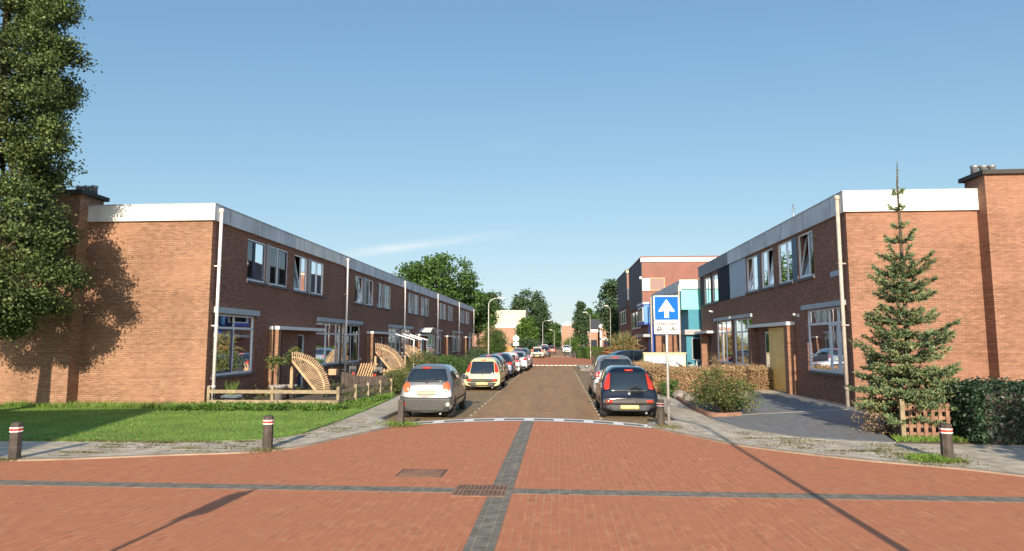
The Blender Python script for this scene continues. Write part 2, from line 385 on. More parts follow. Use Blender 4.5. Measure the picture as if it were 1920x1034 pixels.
# ------------------------------------------------------------------ the ground
g = MB().quad((-1500, -1500, -.13), (1500, -1500, -.13), (1500, 1500, -.13), (-1500, 1500, -.13))
struct(g, 'ground', M['ground'], 'bare dry ground stretching out under the whole neighbourhood', 'ground')
left_edge = [(-60, 10.6), (-20, 10.75)] + smooth_line([(-13, 10.8), (-9.86, 10.92), (-7.37, 11.62), (-5.46, 12.34), (-4.75, 13.98), (-4.08, 15.98)])
arc = smooth_line([(-4.08, 15.98), (-2.6, 16.9), (-.82, 17.3), (.95, 16.9), (2.4, 15.98)])
right_edge = smooth_line([(2.4, 15.98), (2.95, 14.85), (3.76, 13.45), (5.25, 12.15), (6.62, 11.38), (7.6, 10.65), (9.5, 10.2), (13, 10.0)]) + [(20, 9.9), (60, 9.8)]
plateau = left_edge + arc[1:] + right_edge[1:] + [(60, -14), (-60, -14)]
struct(MB().prism(plateau[::-1], -.12, 0), 'road_plateau', M['road_red'], 'raised junction paved in orange red bricks in the foreground', 'road')
struct(MB().prism([(-4.4, 15), (3.3, 15), (3.3, 59.5), (-4.9, 59.5), (-4.9, 16.2)], -.125, -.07), 'parking_bay', M['parking'], 'mossy brown brick parking lanes along both kerbs of the street', 'parking lane')
struct(MB().prism([(-2.58, 15.4), (1.15, 15.4), (1.22, 58.9), (-2.55, 58.9)], -.12, -.064), 'road', M['road_brown'], 'brown brick carriageway running away between the parked cars', 'road')
struct(MB().prism([(-5.0, 58.9), (5.5, 58.9), (7.5, 74), (7.5, 92), (-5.0, 92)], -.125, -.03), 'road_crossing', M['road_red'], 'second red brick junction table farther down the street', 'road')
struct(MB().prism([(-3.4, 92), (1.6, 92), (.4, 175), (-4.6, 175)], -.125, -.05), 'road_beyond', M['road_brown'], 'brown road beyond the second junction', 'road')
# white block line at the edge of the junction table
RAMP = .74
def rz(d): return 0.
fine = smooth_line(arc, 4)
def arc_pt(q):
    i = min(len(fine)-2, max(0, int(q*(len(fine)-1)))); f = q*(len(fine)-1)-i
    return (fine[i][0]+(fine[i+1][0]-fine[i][0])*f, fine[i][1]+(fine[i+1][1]-fine[i][1])*f)
mk = MB()
def cell(q0, q1, d0, d1, k):
    for j in range(k):
        a_, b_ = arc_pt(q0+(q1-q0)*j/k), arc_pt(q0+(q1-q0)*(j+1)/k)
        mk.quad((a_[0], a_[1]+d0, rz(d0)+.005), (b_[0], b_[1]+d0, rz(d0)+.005), (b_[0], b_[1]+d1, rz(d1)+.005), (a_[0], a_[1]+d1, rz(d1)+.005))
cell(0, 1, .02, .15, 40); cell(0, 1, .52, .69, 40)
for i in range(9): cell((i+.35)/9, (i+.68)/9, .153, .517, 4)
struct(mk, 'ramp_marking', M['mark'], 'white block line marking the ramp of the near junction table', 'road marking')
rp = MB(); n = len(fine); rp.add([(x, y+d, z) for d, z in ((-.02, -.003), (RAMP, -.001), (RAMP+.7, -.075)) for x, y in fine], [(k*n+i, k*n+i+1, (k+1)*n+i+1, (k+1)*n+i) for k in (0, 1) for i in range(n-1)])
struct(rp, 'ramp', M['dark_brick'], 'dark brick ramp down from the junction table to the street', 'ramp')
dk = MB()
for i in range(44):
    y = 18.1 + i*.92
    dk.box(-2.615, -2.545, y, y+.24, -.09, -.058)
    if i != 0 and y < 48: dk.box(1.14, 1.21, y-.5, y-.26, -.09, -.058)
struct(dk, 'bay_marking', M['mark_worn'], 'pale dashed block lines between the carriageway and the parking lanes', 'road marking')
mk2 = MB()
for i in range(12): mk2.box(-3.3+i*.42, -3.3+i*.42+.30, 58.75, 59.05, -.09, -.022)
mk2.box(-4.8, -3.4, 58.8, 58.95, -.09, -.022); mk2.box(-3.3, 1.7, 91.6, 92.1, -.09, -.022)
struct(mk2, 'far_ramp_marking', M['mark'], 'white block line where the street meets the second red junction', 'road marking')
sb = MB()
sb.box(-60, -.985, 9.12, 9.42, -.05, .004).box(-.655, 60, 9.12, 9.42, -.05, .004).box(-.98, -.66, -14, 17.25, -.05, .005)
struct(sb, 'brick_band', M['dark_brick'], 'dark grey brick bands crossing on the red junction', 'road marking')
# pavements
lp = [(-60, 12.85), (-11.68, 12.89), (-9.4, 13.0)] + smooth_line([(-7.22, 13.21), (-6.2, 13.7), (-5.81, 14.5), (-5.77, 17), (-5.85, 19.91)]) + [(-6.2, 25), (-6.2, 58.5), (-4.9, 58.5), (-4.9, 17.3), (-4.42, 16.6), (-4.15, 16.0)]
struct(MB().prism((lp + [p for p in reversed(left_edge[:-1])])[::-1], -.11, .022), 'pavement_left', M['paving'], 'grey tiled pavement round the left corner with weeds in its joints', 'pavement')
bay_r = [(2.42, 16.0), (2.30, 16.5), (2.42, 17.0), (3.15, 17.5), (3.2, 47), (1.7, 49), (1.7, 58.5)]
rp_in = [(5.6, 58.5), (5.2, 40), (4.4, 30), (4.1, 26.0), (4.25, 24.5), (4.1, 18.3)] + smooth_line([(4.26, 16.58), (4.44, 15.83), (5.23, 14.62), (6.15, 14.17), (6.9, 14.0)]) + [(7.6, 13.9), (60, 13.6)]
pr = bay_r + rp_in + [p for p in reversed(right_edge)]
struct(MB().prism(pr[::-1] if False else pr, -.11, .022), 'pavement_right', M['paving'], 'grey tiled pavement round the right corner beside the driveway', 'pavement')
kb = MB()
kf = MB(); kf.ribbon(left_edge, .12, -.1, .026); kf.ribbon(right_edge, .12, -.1, .026)
struct(kf, 'flush_kerb', M['kerb_flush'], 'flush edging stones between the red junction and the grey pavements', 'kerb')
kb.ribbon([(-4.9, 58.5), (-4.9, 17.4), (-4.45, 16.6), (-4.12, 16.0)], .12, -.12, .034)
kb.ribbon(smooth_line(bay_r[:4], 4) + bay_r[4:], .12, -.12, .034)
kb.ribbon(smooth_line([(4.1, 18.0), (4.26, 16.58), (4.44, 15.83), (5.23, 14.62), (6.15, 14.17), (6.9, 14.0)]), .11, -.1, .031)
kb.ribbon([(4.2, 18.6), (5.26, 18.97), (8.85, 20.65)], .09, -.1, .042)
struct(kb, 'kerb', M['kerb'], 'worn concrete kerb stones edging the pavements and driveway', 'kerb')
dv = [(4.2, 18.2), (4.3, 16.6), (4.49, 15.88), (5.26, 14.68), (6.17, 14.23), (6.95, 14.05), (7.3, 15.3), (9.35, 19.0), (9.35, 27.5), (6.73, 24.9), (5.2, 19.2)]
struct(MB().prism(dv, -.1, .034), 'driveway', M['drive'], 'dark grey brick driveway in front of the yellow door', 'driveway')
struct(MB().prism([(6.0, 24.2), (9.35, 27.6), (9.35, 31.2), (5.0, 27.6)], -.1, .028), 'garden_path', M['paving'], 'pale slab strip between the driveway and the dry hedge', 'path')
# gardens
struct(MB().prism([(-11.5, 19.9), (-6.25, 20.3), (-6.2, 25), (-6.2, 84), (-11.5, 84)], -.1, .015), 'garden_soil', M['soil'], 'soil of the front gardens along the left terrace', 'garden')
struct(MB().prism([(4.1, 18.3), (5.1, 19.0), (6.7, 25), (5, 27.5), (9.35, 31.3), (9.35, 60), (5.6, 58.5), (4.1, 26)], -.1, .016), 'garden_bed', M['soil'], 'soil of the front gardens on the right of the street', 'garden')
struct(MB().prism([(6.95, 14.02), (60, 13.7), (60, 21.2), (9.35, 21.2), (9.35, 19.2)], -.1, .018), 'side_garden_soil', M['soil'], 'bare soil strip at the foot of the right gable', 'garden')
lawn_poly = [(-60, 12.88), (-11.68, 12.92), (-9.4, 13.03), (-7.22, 13.24), (-6.2, 13.73), (-5.84, 14.5), (-5.8, 17), (-5.88, 19.91), (-6.25, 24.8), (-6.45, 20.35), (-11.4, 20.2), (-11.4, 20.5), (-60, 20.5)]
struct(MB().prism(lawn_poly[::-1] if False else lawn_poly, -.1, .03), 'lawn', M['lawn'], 'mown green corner lawn before the left gable', 'lawn')

def rand_in(poly, n):
    xs = [p[0] for p in poly]; ys = [p[1] for p in poly]
    p = np.stack([RNG.uniform(min(xs), max(xs), n), RNG.uniform(min(ys), max(ys), n)], 1)
    return p[in_poly(p, poly)]
def pts3(p, z): return np.concatenate([p, np.full((len(p), 1), z)], 1)
vis = [(-17, 12.9)] + lawn_poly[1:11] + [(-11.4, 20.2), (-18, 20.2)]
p = rand_in(vis, 120000)
grass = link('grass', blades_mesh('grass', pts3(p, .02), .04, .012, M['grass_leaf'], .6)); tag(grass, 'short mown grass covering the corner lawn', 'grass', kind='stuff')
long_poly = [(-18, 19.3), (-11.4, 19.25), (-7.0, 19.4), (-6.2, 20), (-6.3, 24.6), (-6.75, 24.6), (-7.0, 20.3), (-11.4, 20.25), (-18, 20.3)]
p = rand_in(long_poly, 26000)
lg = link('long_grass', blades_mesh('long_grass', pts3(p, .02), .15, .02, M['grass_leaf'], .5)); tag(lg, 'uncut longer grass along the gable foot and rail fence', 'grass', kind='stuff')
p = rand_in([(-12, 18.6), (-6.6, 18.9), (-6.1, 23.5), (-6.8, 23.5), (-7.0, 20.2), (-11.6, 20.0)], 2500)
c = np.concatenate([p, RNG.uniform(.04, .15, (len(p), 1))], 1)
gc = link('ground_cover', leaves_mesh('ground_cover', clumps(c, 5, .05), .09, M['leaf_bright'], .8, 1.)); tag(gc, 'leafy nettles and weeds in front of the rail fence', 'weeds', kind='stuff')
# weeds in the joints of the pavements
wp = []
def tuft_zone(poly, n, h=.04, per=22, r=.09):
    q = rand_in(poly, n)
    for x, y in q:
        x = round(x/.3)*.3 + random.gauss(0, .02); y = round(y/.3)*.3
        e = RNG.normal(size=(per, 2))*np.array([r*1.6, r*.45]); wp.append(np.concatenate([e+[x, y], np.full((per, 1), .02)], 1))
tuft_zone([(-9.5, 11.2), (-7.4, 11.75), (-5.7, 12.45), (-5.3, 13.6), (-5.9, 13.6), (-7.2, 13.1), (-9.4, 12.9)], 85)
tuft_zone([(3.6, 13.95), (5.3, 12.35), (6.7, 11.6), (7.4, 12.4), (6.6, 13.8), (5.2, 14.3), (4.3, 15.5)], 110)
tuft_zone([(-5.6, 14), (-5, 14.2), (-4.5, 16), (-5.7, 18)], 30)
for (x, y, r, k) in ((-5.69, 12.3, .16, 260), (-3.95, 16.0, .22, 260), (2.55, 16.3, .2, 200), (2.75, 16.15, .2, 160), (6.5, 12.0, .25, 420), (6.9, 12.0, .15, 160), (-9.75, 10.95, .1, 120), (-4.3, 16.6, .25, 200), (6.3, 12.9, .3, 160)):
    e = RNG.normal(size=(k, 2))*r; wp.append(np.concatenate([e+[x, y], np.full((k, 1), .02)], 1))
for (x0, x1, y, k) in ((-11.5, -7.0, 13.05, 700), ):
    e = np.stack([RNG.uniform(x0, x1, k), y+RNG.normal(size=k)*.06, np.full(k, .02)], 1); wp.append(e)
wp = np.concatenate(wp)
wd = link('joint_weeds', blades_mesh('joint_weeds', wp, .035, .022, M['weed_leaf'], 1.2)); tag(wd, 'dry weeds and moss growing in the pavement joints', 'weeds', kind='stuff')
q = np.concatenate([RNG.normal(size=(900, 2))*[.16, .14]+[6.55, 12.05], RNG.normal(size=(500, 2))*[.2, .12]+[-3.95, 16.1], rand_in([(7.0, 14.15), (9.3, 14.3), (9.3, 15), (7.3, 15)], 1600)])
wg = link('green_weeds', blades_mesh('green_weeds', pts3(q, .02), .08, .02, M['grass_leaf'], .8)); tag(wg, 'fresh green weeds round the bollards and lattice', 'weeds', kind='stuff')

# covers let into the road
t = thing('drain_grate', 'rusty iron drain grating where the dark brick bands cross', 'drain', (-1.12, 9.27, 0))
MB().box(-1.49, -.75, 8.92, 9.62, -.02, .009).build('grate_frame', M['iron'], t)
mb = MB()
for i in range(12):
    x = -1.45 + i*.06
    for y0, y1 in ((8.97, 9.24), (9.30, 9.57)): mb.box(x, x+.032, y0, y1, 0, .0115)
mb.build('slot', M['iron_dark'], t)
t = thing('manhole_cover', 'flat rusty manhole cover in the red bricks left of the band', 'manhole cover', (-2.2, 10.4, 0))
MB().box(-2.57, -1.83, 10.12, 10.70, -.02, .008).build('cover_rim', M['iron_dark'], t)
MB().box(-2.53, -1.87, 10.16, 10.66, 0, .011).build('cover_plate', M['iron'], t)

# ------------------------------------------------------------------ houses
def wall_plane(mb, xf, s, y0, y1, z0, z1, ops, th=.28, mi=0):
    """a wall standing on x = xf that faces direction s along x, with openings (y0, y1, z0, z1)"""
    ys = sorted({y0, y1, *[v for o in ops for v in o[:2]]}); zs = sorted({z0, z1, *[v for o in ops for v in o[2:4]]})
    xi = xf - s*th
    def inside(y, z): return any(o[0] < y < o[1] and o[2] < z < o[3] for o in ops)
    for i in range(len(ys)-1):
        for j in range(len(zs)-1):
            a, b, c, d = ys[i], ys[i+1], zs[j], zs[j+1]
            if b-a < 1e-6 or d-c < 1e-6 or inside((a+b)/2, (c+d)/2): continue
            mb.quad((xf, a, c), (xf, b, c), (xf, b, d), (xf, a, d), mi)
            mb.quad((xi, a, c), (xi, b, c), (xi, b, d), (xi, a, d), mi)
    for a, b, c, d in [o[:4] for o in ops]:
        mb.quad((xf, a, c), (xi, a, c), (xi, a, d), (xf, a, d), mi); mb.quad((xf, b, c), (xi, b, c), (xi, b, d), (xf, b, d), mi)
        mb.quad((xf, a, c), (xf, b, c), (xi, b, c), (xi, a, c), mi); mb.quad((xf, a, d), (xf, b, d), (xi, b, d), (xi, a, d), mi)
def window(par, xf, s, y0, y1, z0, z1, mul=(), tra=None, fm='frame', sash=None, sashm=None, curtain=0, sill=True, name='window', depth=.07, bars=None):
    """framed window in an opening: the frame is the part, pane / sill / sash / curtain its sub-parts.
    mul: mullion positions as fractions; tra: transom height; sash: list of (a, b, tilt degrees) casements as fractions"""
    w = .065; x0 = xf - s*depth; x1 = x0 - s*.06
    f = MB(); f.box(x0, x1, y0, y0+w, z0, z1).box(x0, x1, y1-w, y1, z0, z1).box(x0, x1, y0+w, y1-w, z0, z0+w+.02).box(x0, x1, y0+w, y1-w, z1-w, z1)
    for m in mul:
        ym = y0 + (y1-y0)*m; f.box(x0+s*.002, x1, ym-w/2, ym+w/2, z0+w+.02, z1-w)
    if tra: f.box(x0+s*.004, x1-s*.002, y0+w, y1-w, tra-w*.6, tra+w*.6)
    fo = f.build(name, M[fm], par)
    p = MB(); xp = x0 - s*.03
    holes = [(y0+(y1-y0)*a, y0+(y1-y0)*b) for a, b, t in (sash or [])]
    top = tra if tra else z1
    cuts = sorted({y0+w, y1-w, *[h for q in holes for h in q]})
    for a, b in zip(cuts[:-1], cuts[1:]):
        if any(h0-1e-4 <= a and b <= h1+1e-4 for h0, h1 in holes):
            if tra: p.quad((xp, a, tra), (xp, b, tra), (xp, b, z1-w), (xp, a, z1-w))
            continue
        p.quad((xp, a, z0+w), (xp, b, z0+w), (xp, b, z1-w), (xp, a, z1-w))
    if p.v: p.build('pane', M['glass'], fo)
    for (a, b, tilt), (h0, h1) in zip(sash or [], holes):
        zb, zt = z0+w+.02, top-w*.6
        sm = MB(); q = MB(); H = zt-zb; dx = math.sin(R(tilt)); dz = math.cos(R(tilt)); e = .05
        def P(y, h, d=0): return (xp - s*(h*dx) + s*d*dz, y, zb + h*dz + d*dx)
        def bar(ya, yb, ha, hb):
            v = [P(y, h, d) for d in (-.022, .028) for h in (ha, hb) for y in (ya, yb)]
            sm.add(v, [(0, 2, 3, 1), (4, 5, 7, 6), (0, 1, 5, 4), (2, 6, 7, 3), (0, 4, 6, 2), (1, 3, 7, 5)])
        A, B = h0+w*.35, h1-w*.35
        bar(A, A+e, 0, H); bar(B-e, B, 0, H); bar(A+e, B-e, 0, e); bar(A+e, B-e, H-e, H)
        q.add([P(A+e, e), P(B-e, e), P(B-e, H-e), P(A+e, H-e)], [(0, 1, 2, 3)])
        so = sm.build('sash', M[sashm or fm], fo); q.build('sash_pane', M['glass'], fo)
    if sill: MB().box(xf+s*.07, xf-s*.12, y0-.06, y1+.06, z0-.09, z0).build('sill', M['sill'], fo)
    if curtain:
        n = 10; wd = (y1-y0)*curtain
        for ya, yb in ((y0+.08, y0+wd), (y1-wd, y1-.08)):
            c = MB(); ys = [ya+(yb-ya)*i/n for i in range(n+1)]
            vs = [(xf - s*(.34+.04*(i % 2)), ys[i], z) for i in range(n+1) for z in (z0+.1, z1)]
            c.add(vs, [(2*i, 2*i+2, 2*i+3, 2*i+1) for i in range(n)]).build('curtain', M['curtain'], fo)
    return fo
def shell(par, xf, s, y0, y1, zt, ops, fm, gm=None, gable=False, far_gable=False, depth=9.):
    """hollow house body: street wall, party walls, back wall, floors"""
    xb = xf - s*depth; a = min(xf, xb); b = max(xf, xb)
    mb = MB(); wall_plane(mb, xf, s, y0, y1, -.1, zt, ops)
    mb.build('street_wall', M[fm], par)
    o = MB()
    xi = xf - s*.282
    if gable: o.box(xf-s*.001, xb, y0-.02, y0+.2, -.1, zt)
    else: o.box(xi, xb, y0+.002, y0+.1, -.1, zt)
    if far_gable: o.box(xf-s*.001, xb, y1-.2, y1+.02, -.1, zt)
    else: o.box(xi, xb, y1-.1, y1-.002, -.1, zt)
    o.box(xb-s*.0, xb-s*.24, y0, y1, -.1, zt)
    o.build('gable_wall' if gable or far_gable else 'party_wall', M[gm or fm], par)
    r = MB(); r.box(xi-s*.01, xb+s*.26, y0+.12, y1-.12, 3.45, 3.6); r.box(xi-s*.01, xi-s*3.2, y0+.12, y1-.12, -.05, .02)
    r.box(xi-s*4.2, xi-s*4.3, y0+.12, y1-.12, .02, 3.44).box(xi-s*4.2, xi-s*4.3, y0+.12, y1-.12, 3.61, zt-.02)
    r.build('interior', M['room'], par)
def roof(par, xf, s, y0, y1, zb, zt, fm, gable=False, far=False, gx=None, gy=None, gm='fascia', depth=9.):
    xb = xf - s*depth
    ro = MB(); ro.box(xf, xb, y0 - (.015 if gable else 0), y1, zb+.05, zt-.06)
    ro = ro.build('roof', M['roof'], par)
    f = MB(); f.box(xf+s*.005, xf+s*.11, y0 - (.12 if gable else 0), y1-.008, zb, zt)
    k = 0
    while y0+.9+k*2.4 < y1-.3:
        yy = y0+.9+k*2.4; f.box(xf+s*.11, xf+s*.113, yy, yy+.018, zb, zt, 1); k += 1
    f.build('fascia', [M[fm], M['chim_dark']], par)
    c = MB(); c.box(xf+s*.13, xf-s*.10, y0 - (.14 if gable else 0), y1-.006, zt+.001, zt+.035)
    if gable: c.box(xf-s*.10, gx, y0-.14, y0+.1, zt+.001, zt+.035)
    c.build('roof_edge', M['lintel'], par)
    if gable:
        MB().box(xf-s*.0, gx, y0-.12, y0-.022, zb, zt).build('gable_fascia', M[gm], par)
    return ro
def drainpipe(par, xf, s, y, zt, m='pipe', r=.055):
    mb = MB(); x = xf+s*.17
    mb.tube([(x, y, 0), (x, y, zt)], r, 10)
    mb.lathe([(r*1.0, zt-.02), (r*1.5, zt), (r*1.5, zt+.12), (r*1.1, zt+.14)], (x, y, 0), n=10)
    for z in (.6, 2.6, 4.6): mb.lathe([(r*1.2, z), (r*1.25, z+.01), (r*1.25, z+.05), (r*1.2, z+.06)], (x, y, 0), n=10); mb.box(xf, x, y-.015, y+.015, z+.01, z+.05)
    mb.build('drainpipe', M[m], par)
def chimney(par, x0, x1, yf, yr, zt, zbase, m, npot=3, roof_obj=None):
    """stack that starts as a breast on the gable and rises through the roof"""
    p = roof_obj or par
    st = MB(); st.box(x0, x1, yf, yr, zbase, zt).build('chimney', M[m], par)
    MB().box(x0-.12, x1+.12, yf-.12, yr+.12, zt+.001, zt+.14).build('chimney_cap', M['chim_dark'], par)
    for i in range(npot):
        sg = 1 if x0 < 0 else -1; e_ = x1 if x0 < 0 else x0; px = e_ - sg*(.16+.27*i); py = yr-.3
        MB().lathe([(.12, zt+.14), (.10, zt+.40), (.125, zt+.42), (.125, zt+.48), (.08, zt+.49)], (px, py, 0), n=12).build('chimney_pot', M['steel'], par)

XL = -11.52; PITCH = 13.1
ORD = ['nearest', 'second', 'third', 'fourth', 'fifth', 'sixth', 'seventh', 'eighth', 'ninth', 'farthest']
def left_house(i):
    k = i//2; A = i % 2 == 0; y0 = 20.4 + PITCH*k + (0 if A else 6.55); y1 = y0 + 6.55; u = 20.4+PITCH*k
    extra = ['with the tree shadow on its gable', 'behind the first wooden fan screen', 'behind the parked mopeds', 'with a wooden fan screen and bird box', 'with glass veranda at its front window', 'with curved white canopy over its door'] + ['']*4
    lab = ORD[i] + ' brick house of the left terrace ' + extra[i]
    t = thing('terrace_house', lab.strip(), 'house', (XL-4.5, (y0+y1)/2, 0), group='brick terrace houses on the left')
    zf = 6.14 if i < 2 else 6.1; zt = 6.68
    if A:
        up = [(u+2.45, u+4.0, 4.37, 5.96), (u+4.35, u+6.08, 4.37, 5.96)] if k == 0 else [(u+2.1, u+3.65, 4.3, 5.9), (u+4.25, u+5.8, 4.3, 5.9)]
        lw = (u+(.32 if k == 0 else .06), u+3.3, .94, 3.05); dr = (u+5.0, u+5.75, .02, 2.42); small = None
    else:
        up = [(u+6.7, u+8.25, 4.33, 5.94), (u+8.65, u+10.3, 4.33, 5.94)] if k == 0 else [(u+6.35+.3, u+7.95, 4.3, 5.9), (u+8.4, u+9.95, 4.3, 5.9)]
        lw = (u+9.52, u+13.04, .96, 3.05); dr = (u+7.4, u+8.3, .02, 2.42)
    ops = [*up, lw, dr]
    shell(t, XL, 1, y0, y1, zf+.05, ops, 'brick_front', 'brick_left', gable=(i == 0), far_gable=(i == 9))
    ro = roof(t, XL, 1, y0, y1, zf, zt, 'fascia_grey' if i != 1 else 'fascia', gable=(i == 0), gx=-15.9)
    rr = random.Random(i*13+5)
    for j, (a, b, c, d) in enumerate(up):
        if i == 0 and j == 0: window(t, XL, 1, a, b, c, d, sash=[(.0, .42, 0), (.42, 1., 0)], sashm='blue_frame', curtain=.3, depth=.05)
        elif i == 0: window(t, XL, 1, a, b, c, d, mul=(.46,), sash=[(.48, 1., 0)], sashm='blue_frame', curtain=.3, depth=.05)
        elif i == 1 and j == 0: window(t, XL, 1, a, b, c, d, mul=(.55,), sash=[(0, .55, 11)], curtain=0, depth=.05)
        elif i == 1: window(t, XL, 1, a, b, c, d, mul=(.5,), curtain=.35, depth=.05)
        else:
            sd = rr.choice((0, 1)); tl = rr.choice((0, 9, 12)) if i < 6 else 0
            window(t, XL, 1, a, b, c, d, mul=(.5,), sash=[(0 if sd else .5, .5 if sd else 1, tl)] if tl else None, curtain=rr.choice((.2, .3, .45)), depth=.05, sashm=rr.choice(('frame', 'frame', 'blue_frame')))
    (a1, b1, c1, d1), (a2, b2, c2, d2) = up
    MB().box(XL-.02, XL+.012, b1+.01, a2-.01, c1-.02, d1).build('spandrel_panel', M['grey_panel'], t)
    if i == 0: lo = window(t, XL, 1, *lw, mul=(.50,), tra=2.58, sash=[(.02, .49, 0)], sashm='blue_frame', curtain=.12)
    elif i == 1: lo = window(t, XL, 1, *lw, mul=(.42,), tra=2.5, curtain=.18)
    elif i == 2: lo = window(t, XL, 1, *lw, mul=(.2, .52,), tra=2.5, sash=[(.22, .5, 0)], sashm='blue_frame', curtain=.1)
    else: lo = window(t, XL, 1, *lw, mul=(.33, .66), tra=2.5, curtain=rr.choice((.1, .2)))
    MB().box(XL+.005, XL+.10, lw[0]-.02, lw[1]+(.14 if A else -.02), 3.07, 3.27).build('lintel_board', M['lintel'], t)
    # door and canopy
    d0, d1, z0, z1 = dr
    do = MB(); do.box(XL-.16, XL-.2, d0+.06, d1-.06, .04, 2.36); do = do.build('door', M['door_blue'], t)
    MB().box(XL-.10, XL-.22, d0, d0+.06, .02, 2.42).box(XL-.10, XL-.22, d1-.06, d1, .02, 2.42).box(XL-.10, XL-.22, d0+.06, d1-.06, 2.36, 2.42).build('door_frame', M['frame'], do)
    MB().box(XL-.15, XL-.158, d0+.2, d1-.2, 1.5, 2.2).build('door_pane', M['car_glass'], do)
    MB().tube([(XL-.1, d1-.16, 1.05), (XL-.1, d1-.28, 1.05)], .012, 6).build('door_handle', M['steel'], do)
    if A:
        MB().box(XL+.005, XL+.44, u+4.45, u+6.545, 2.585, 2.72).build('canopy', M['white'], t)
        wg = MB(); wg.box(XL+.004, XL+.19, u+4.48, u+4.72, -.05, 2.58).box(XL+.235, XL+.40, u+4.48, u+4.72, -.05, 2.58).box(XL+.19, XL+.235, u+4.52, u+4.68, -.05, 2.58); wg.build('wing_wall', M['brick_left'], t)
        drainpipe(t, XL, 1, u+.2, 6.45)
    else: MB().box(XL+.005, XL+.44, u+6.555, u+9.45, 2.585, 2.72).build('canopy', M['white'], t)
    if i == 0:
        chimney(t, -17.2, -15.88, 19.9, 21.0, 7.0, -.1, 'brick_left')
    if i == 4:
        v = MB(); 
        for yy in (y0-2.9, y0-.5, y0+1.6): v.bar((XL+1.6, yy, 0), (XL+1.6, yy, 2.2), .07, .07).bar((XL+.1, yy, 2.7), (XL+1.65, yy, 2.22), .05, .07)
        v.bar((XL+1.6, y0-2.9, 2.2), (XL+1.6, y0+1.6, 2.2), .06, .06)
        v.build('veranda_frame', M['frame'], t)
    if i == 5:
        cv = MB(); n = 12; ya, yb = y0-.6, y0+2.2
        for q in range(n):
            f0 = ya+(yb-ya)*q/n; f1 = ya+(yb-ya)*(q+1)/n; h0 = 2.75+.45*math.sin(math.pi*q/n*.9+.3); h1 = 2.75+.45*math.sin(math.pi*(q+1)/n*.9+.3)
            cv.add([(x, y, z+dz) for x in (XL+.02, XL+1.) for y, z in ((f0, h0), (f1, h1)) for dz in (0, .08)], [(0, 2, 3, 1), (4, 5, 7, 6), (0, 1, 5, 4), (2, 6, 7, 3), (0, 4, 6, 2), (1, 3, 7, 5)])
        cv.build('curved_canopy', M['white'], t)
    if i == 9: drainpipe(t, XL, 1, y1-.1, 6.3)
    return t
for i in range(10): left_house(i)

